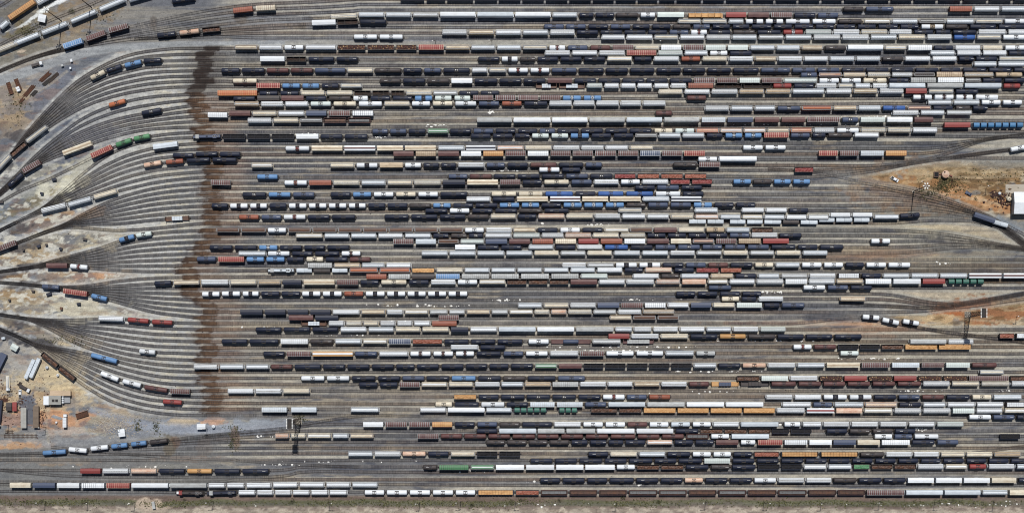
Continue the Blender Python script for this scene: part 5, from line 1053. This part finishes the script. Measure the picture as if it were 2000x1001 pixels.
# relay cabinets beside the tracks
for i, (x, y, w, d, c, l) in enumerate(((123, 129, 1.6, 1.2, 'g', 'grey relay cabinet, middle of three on pale sand by the road'), (141, 119, 1.3, 1.8, 'w', 'white relay cabinet, topmost of three by the road'), (139, 134, 1.0, 1.2, 'w', 'white relay cabinet, lowest of three by the road'),
    (167, 467, 2.8, 1.3, 'd', 'dark long cabinet on the sand left of the blue tank car'), (120, 486, 1.8, 1.5, 'k', 'black cabinet on the sand below the long dark one'), (47, 488, 1.6, 1.2, 'd', 'dark cabinet left of the black and white equipment'), (155, 593, 2.4, 1.4, 'k', 'black cabinet below the red ribbed boxcar on the curve'),
    (121, 602, 1.6, 1.8, 'x', 'brown cabinet at the end of the curved cable'), (66, 568, 2.0, 1.0, 'd', 'dark cabinet left of the slate tank car'), (97, 574, 3.4, 1.6, 'k', 'black wide cabinet below the slate tank car'), (107, 351, 2.8, 1.6, 'k', 'black cabinet above the pale sand patch'), (83, 378, 2.0, 1.4, 'k', 'black cabinet in the pale sand patch'),
    (77, 481, 2.4, 1.6, 'k', 'black equipment box on white sand'), (92, 478, 1.6, 1.2, 'd', 'dark box right of the equipment on white sand'), (20, 586, 1.2, 1.2, 'd', 'small dark cabinet near the left edge'), (4, 395, 2.6, 1.4, 'd', 'dark cabinet at the left edge'), (8, 660, 2.2, 1.6, 's', 'silver cabinet below the left throat tracks'), (301, 985, 1.8, 5.0, 'g', 'grey upright cabinet on the bare bank at the bottom'))):
    r = thing('relay_cabinet', l, 'cabinet', gp(x, y), random.uniform(-0.3, 0.3), 'relay cabinets beside the tracks'); b = MB(); b.box(-w/2, w/2, -d/2, d/2, 0.1, 1.9); obj('cabinet_body', b.mesh('cabinet_body', [cm(c)]), r)
    b = MB(); b.box(-w/2-0.1, w/2+0.1, -d/2-0.1, d/2+0.1, 1.9, 2.0, True); obj('lid', b.mesh('lid', [cm(c)]), r)
# bundles of old rail and sleepers, spare wagons and frames at the upper left
def bundle(px, py, rz, L, n, c, label):
    r = thing('rail_stack', label, 'stack', gp(px, py), math.radians(rz), 'stacks of old rail and sleepers')
    for i in range(n):
        b = MB(); q = random.uniform(-0.8, 0.8); b.box(-L/2+q, L/2+q, -0.17, 0.17, 0.0, 0.3+0.25*random.random()); o = obj('rail_length', b.mesh('rail_length', [MAT[c]]), r); o.location.y = (i-n/2)*0.42; o.rotation_euler.z = random.uniform(-0.03, 0.03)
bundle(88, 150, 40, 9, 7, 'rust_dark', 'long rusty rail stack, upper of the pile near the service road'); bundle(103, 152, 40, 9, 6, 'pole_wood', 'dark sleeper stack right of the rusty rails'); bundle(92, 160, 40, 7, 6, 'under_steel', 'dark stack below the rusty rails')
bundle(57, 177, 48, 10, 7, 'rust_dark', 'rusty stack at the lower left of the pile'); bundle(66, 182, 45, 5, 6, 'under_steel', 'short dark stack beside the lower rusty stack'); bundle(42, 196, 45, 4, 5, 'rust_dark', 'small rusty stack farthest down the bank')
bundle(112, 814, -18, 7, 5, 'galvanised', 'grey pipes on the sand left of the box truck'); bundle(10, 780, 5, 5, 6, 'rust_dark', 'rusty heap of beams near the left edge'); bundle(38, 750, 60, 3, 5, 'pole_wood', 'small stack of timbers right of the crane truck')
for x, y, rz, l in ((20, 173, -72, 'left of two dark flat wagons standing off the rails'), (36, 166, -68, 'right of two dark flat wagons, under a white box'), (161, 809, 17, 'dark flat wagon alone on the sand, lower left')):
    r = thing('flat_wagon', l, 'wagon', gp(x, y), math.radians(rz), 'old flat wagons off the rails'); b = MB(); w = 1.3 if x < 100 else 1.7
    for s in (-1, 1): b.box(-4.4, 4.4, s*w-0.15, s*w+0.15, 0.7, 1.2, True)
    b.box(-4.4, 4.4, -w, w, 0.6, 0.8, True); 
    for i in range(7): b.box(-4.2+i*1.4-0.1, -4.2+i*1.4+0.1, -w+0.15, w-0.15, 0.8, 1.0)
    obj('wagon_frame', b.mesh('wagon_frame', [MAT['rust_dark']]), r)
    for q in (-3.2, 3.2): o = obj('bogie', MESH['bogie'], r); o.location.x = q; o.scale = (0.7, 0.8, 0.7)
r = thing('tarp_crate', 'white crate beside the right dark flat wagon', 'crate', gp(37, 175), 0.4); b = MB(); b.box(-1.2, 1.2, -1.6, 1.6, 0, 2.2); obj('crate_body', b.mesh('crate_body', [cm('w')]), r); b = MB(); b.box(-1.25, 1.25, -0.1, 0.1, 2.2, 2.25); obj('strap', b.mesh('strap', [MAT['under_steel']]), r)
# spare track panels on the ground
for x, y, L, l in ((41, 851, 24, 'long spare track panel lying on the orange sand'), (19, 843, 6, 'short spare track panels stacked above the long one')):
    r = thing('track_panel', l, 'track panel', gp(x, y)); b = MB()
    for s in (-1, 1): b.box(-L/2, L/2, s*0.8-0.07, s*0.8+0.07, 0.2, 0.4, True)
    obj('rails', b.mesh('rails', [MAT['rust_dark']]), r); b = MB()
    for i in range(int(L/0.9)): b.box(-L/2+i*0.9+0.3, -L/2+i*0.9+0.58, -1.5, 1.5, 0, 0.2)
    o = obj('sleepers', b.mesh('sleepers', [MAT['pole_wood']]), r); o['kind'] = 'stuff'
# scrap by the warehouse, white litter and ballast bags between the tracks, scrub and grass
def scatter(name, label, cat, pts, size, mat, flat=0.5, z=0.0):
    b = MB()
    for x, y, s in pts:
        c = gp(x, y, z); a = random.uniform(0, 3.1); w = s*size*random.uniform(0.5, 1.2); d = s*size*random.uniform(0.4, 0.9); hh = max(0.08, min(w, d)*flat*random.uniform(0.5, 1.2)); n = 6
        ring = [(c[0]+w*math.cos(a+k*2*math.pi/n)*random.uniform(0.7, 1.2), c[1]+d*math.sin(a+k*2*math.pi/n)*random.uniform(0.7, 1.2)) for k in range(n)]
        v = [(p[0], p[1], z-0.05) for p in ring]+[(c[0]+(p[0]-c[0])*0.6, c[1]+(p[1]-c[1])*0.6, z+hh) for p in ring]
        b.add(v, [tuple(range(n, 2*n))]+[(k, (k+1) % n, (k+1) % n+n, k+n) for k in range(n)])
    o = tag(obj(name, b.mesh(name, [mat])), label, cat); o['kind'] = 'stuff'; return o
g_ = random.Random(5); pts = []
for cx, cy, n, sx, sy in ((850,245,26,12,1.2),(957,219,10,6,2),(985,333,22,18,1),(590,262,14,10,1),(640,271,10,12,1),(985,586,20,12,1.2),(880,597,14,30,1),(1510,570,30,20,1),(1230,585,8,10,1),(1150,684,30,60,1),(1480,665,30,60,.8),(1250,677,40,70,.8),(1400,725,20,60,1),
    (1520,829,5,6,1),(1800,838,26,18,1.2),(1700,700,30,40,1),(1790,763,16,22,1),(1960,762,8,8,1),(520,852,10,40,1),(560,907,14,20,1),(950,920,10,30,1),(1100,940,14,40,1),(1250,945,4,3,1),(1060,437,10,3,1),(1165,438,16,10,1),(820,596,16,60,1),(740,268,16,10,1),(1290,268,8,30,1),(1720,228,30,40,.7),(1570,243,20,90,.6),
    (1840,514,10,14,1.5),(640,655,12,60,1),(560,638,8,60,1),(830,628,6,60,1),(660,900,14,90,1),(1400,765,10,60,1),(1830,985,30,90,2.5),(1990,980,12,20,3),(1100,985,14,300,3),(250,912,14,60,2),(1260,585,6,30,1)):
    for _ in range(n): pts.append((g_.gauss(cx, sx), g_.gauss(cy, sy), g_.choice((0.4, 0.5, 0.7, 1.0, 1.5))))
scatter('white_litter', 'white spilled grain and litter scattered between the rails', 'litter', pts, 0.8, MAT['mark_white'], 0.3)
pts = [(g_.gauss(1955, 10), g_.gauss(392, 9), g_.uniform(.4, 1.6)) for _ in range(90)]+[(g_.gauss(1946, 6), g_.gauss(380, 4), g_.uniform(.4, 1.6)) for _ in range(40)]
scatter('scrap_heap', 'dark scrap heap beside the white warehouse', 'scrap', pts, 1.1, MAT['scrap_load'], 0.9)
pts = [(g_.gauss(222, 24), g_.gauss(828, 11), g_.uniform(.3, 1.0)) for _ in range(700)]
scatter('rubble', 'pale stone rubble heaped around the small white shed', 'rubble', pts, 0.8, MAT['concrete'], 0.7)
pts = [(g_.uniform(0, 100), g_.gauss(790, 30), g_.uniform(.2, .8)) for _ in range(260)]+[(g_.gauss(42, 5), g_.uniform(775, 815), g_.uniform(.3, .9)) for _ in range(60)]+[(g_.gauss(83, 4), g_.uniform(795, 830), g_.uniform(.3, .9)) for _ in range(70)]+[(g_.gauss(8, 9), g_.uniform(740, 830), g_.uniform(.3, 1.1)) for _ in range(90)]
scatter('yard_clutter', 'small tools, parts and drums lying about the lower left depot', 'clutter', pts, 0.9, MAT['scrap_load'], 0.8)
pts = [(g_.uniform(-20, 2020), g_.gauss(500, 290), g_.uniform(.2, .6)) for _ in range(2600)]
scatter('spilled_ballast', 'pale stones and scraps strewn thinly over the whole yard', 'ballast', pts, 0.55, MAT['concrete'], 0.4)
pts = [(g_.uniform(-20, 2020), g_.gauss(500, 290), g_.uniform(.3, .8)) for _ in range(2600)]
scatter('coal_crumbs', 'dark oil-stained lumps strewn thinly over the whole yard', 'debris', pts, 0.6, MAT['coal'], 0.3)
m, t, p = nodes('grass_blades'); gi = N(t, 'ShaderNodeNewGeometry'); t.links.new(mixc(t, gi.outputs['Random Per Island'], lin((80, 88, 54)), lin((132, 128, 88))), p.inputs['Base Color']); p.inputs['Roughness'].default_value = 0.8
def grass(name, label, pts, hmax):
    V = []; F = []
    for x, y, h in pts:
        c = gp(x, y, 0)
        for k in range(3):
            a = random.uniform(0, 6.28); w = 0.16+h*0.18; dx, dy = math.cos(a)*w, math.sin(a)*w; q = random.uniform(-0.5, 0.5)*h, random.uniform(-0.5, 0.5)*h
            n = len(V); V += [(c[0]-dx, c[1]-dy, -0.02), (c[0]+dx, c[1]+dy, -0.02), (c[0]+q[0]+dx*0.4, c[1]+q[1]+dy*0.4, h*hmax), (c[0]+q[0]-dx*0.6, c[1]+q[1]-dy*0.6, h*hmax*0.8)]; F.append((n, n+1, n+2, n+3))
    me = bpy.data.meshes.new(name); me.from_pydata(V, [], F); me.materials.append(m); o = tag(obj(name, me), label, 'grass'); o['kind'] = 'stuff'
pts = []; WV = fbm(np.arange(-60, 2080, 5)/60.0, np.full(428, 3.0), 81)
for _ in range(4800):
    x = g_.uniform(-40, 2040); k = WV[int((x+60)/5)]; wv = (k-0.5)*10; y = g_.gauss(981, 4)-wv*0.7
    if g_.random() < 0.35+0.65*(math.sin(x/47.0)+math.sin(x/131.0+1) > -0.3): pts.append((x, y, g_.uniform(0.4, 1.3)))
grass('verge_grass', 'low scrubby grass along the bottom verge', pts, 0.6)
pts = [(g_.gauss(cx, sx), g_.gauss(cy, sy), g_.uniform(0.4, 1.1)) for cx, cy, sx, sy, n in ((1857, 365, 18, 9, 200), (1812, 377, 12, 7, 120), (270, 831, 5, 8, 60), (305, 832, 5, 9, 60), (60, 62, 14, 8, 120), (1845, 360, 8, 10, 160), (200, 30, 20, 10, 60), (130, 664, 30, 5, 90), (460, 835, 12, 4, 50), (455, 862, 8, 12, 70), (1950, 345, 50, 8, 120), (30, 205, 12, 20, 90), (585, 818, 7, 6, 90)) for _ in range(n)]
grass('bank_scrub', 'dry scrub in tufts on the bare banks beside the tracks', pts, 0.8)

# shrubs on the verge and banks, each a small thing with stems and a ragged crown
m2, t, p = nodes('shrub_leaves'); gi = N(t, 'ShaderNodeNewGeometry'); t.links.new(mixc(t, gi.outputs['Random Per Island'], lin((40, 48, 30)), lin((96, 100, 58))), p.inputs['Base Color']); p.inputs['Roughness'].default_value = 0.8; MAT['shrub_leaves'] = m2
def shrub_mesh(seed):
    q = random.Random(seed); V = []; F = []
    for k in range(170):
        a = q.uniform(0, 6.28); e = q.uniform(0.05, 1.0); r_ = (0.55+0.45*q.random())*(1+0.3*math.sin(a*3+seed)); x = r_*math.cos(a)*math.sqrt(1-e*e*0.8); y = r_*math.sin(a)*math.sqrt(1-e*e*0.8); z = 0.2+e*0.9*r_
        s_ = q.uniform(0.06, 0.15); n = len(V)
        for _ in range(4): V.append((x+q.uniform(-s_, s_), y+q.uniform(-s_, s_), z+q.uniform(-s_, s_)))
        F.append((n, n+1, n+2, n+3))
    me = bpy.data.meshes.new('crown'); me.from_pydata(V, [], F); me.materials.append(m2); return me
SM_ = [shrub_mesh(i) for i in range(4)]; b = MB()
for i in range(5): b.bar((0, 0, 0), (0.5*math.cos(i*1.3), 0.5*math.sin(i*1.3), 0.9), 0.06)
STEM = b.mesh('stems', [MAT['pole_wood']])
SH = [(int(x), y) for x, y in [(g_.uniform(10, 1990), g_.gauss(979, 4)) for _ in range(16)]]+[(1833, 366), (1846, 372), (1862, 362), (1812, 377), (1858, 352), (577, 818), (585, 815), (593, 819), (268, 826), (270, 836), (305, 830), (307, 840), (60, 62), (52, 70), (140, 22), (205, 22), (1905, 388), (455, 858), (452, 868)]
for i, (x, y) in enumerate(sorted(SH)):
    where = 'bottom verge' if y > 960 else ('brown bank at the right' if x > 1700 else ('bank in the top left corner' if y < 100 else 'bare ground under the left bowl'))
    same = [q for q in sorted(SH) if ('bottom verge' if q[1] > 960 else ('brown bank at the right' if q[0] > 1700 else ('bank in the top left corner' if q[1] < 100 else 'bare ground under the left bowl'))) == where]
    r = thing('shrub', 'dark scrubby shrub on the %s, %s from the left' % (where, ordw(same.index((x, y))+1)), 'shrub', gp(x, y), g_.uniform(0, 6), 'shrubs on the verge and banks'); k = g_.uniform(0.9, 2.3); r.scale = (k*g_.uniform(.8, 1.3), k, k*0.9)
    obj('crown', SM_[i % 4], r); obj('stems', STEM, r)
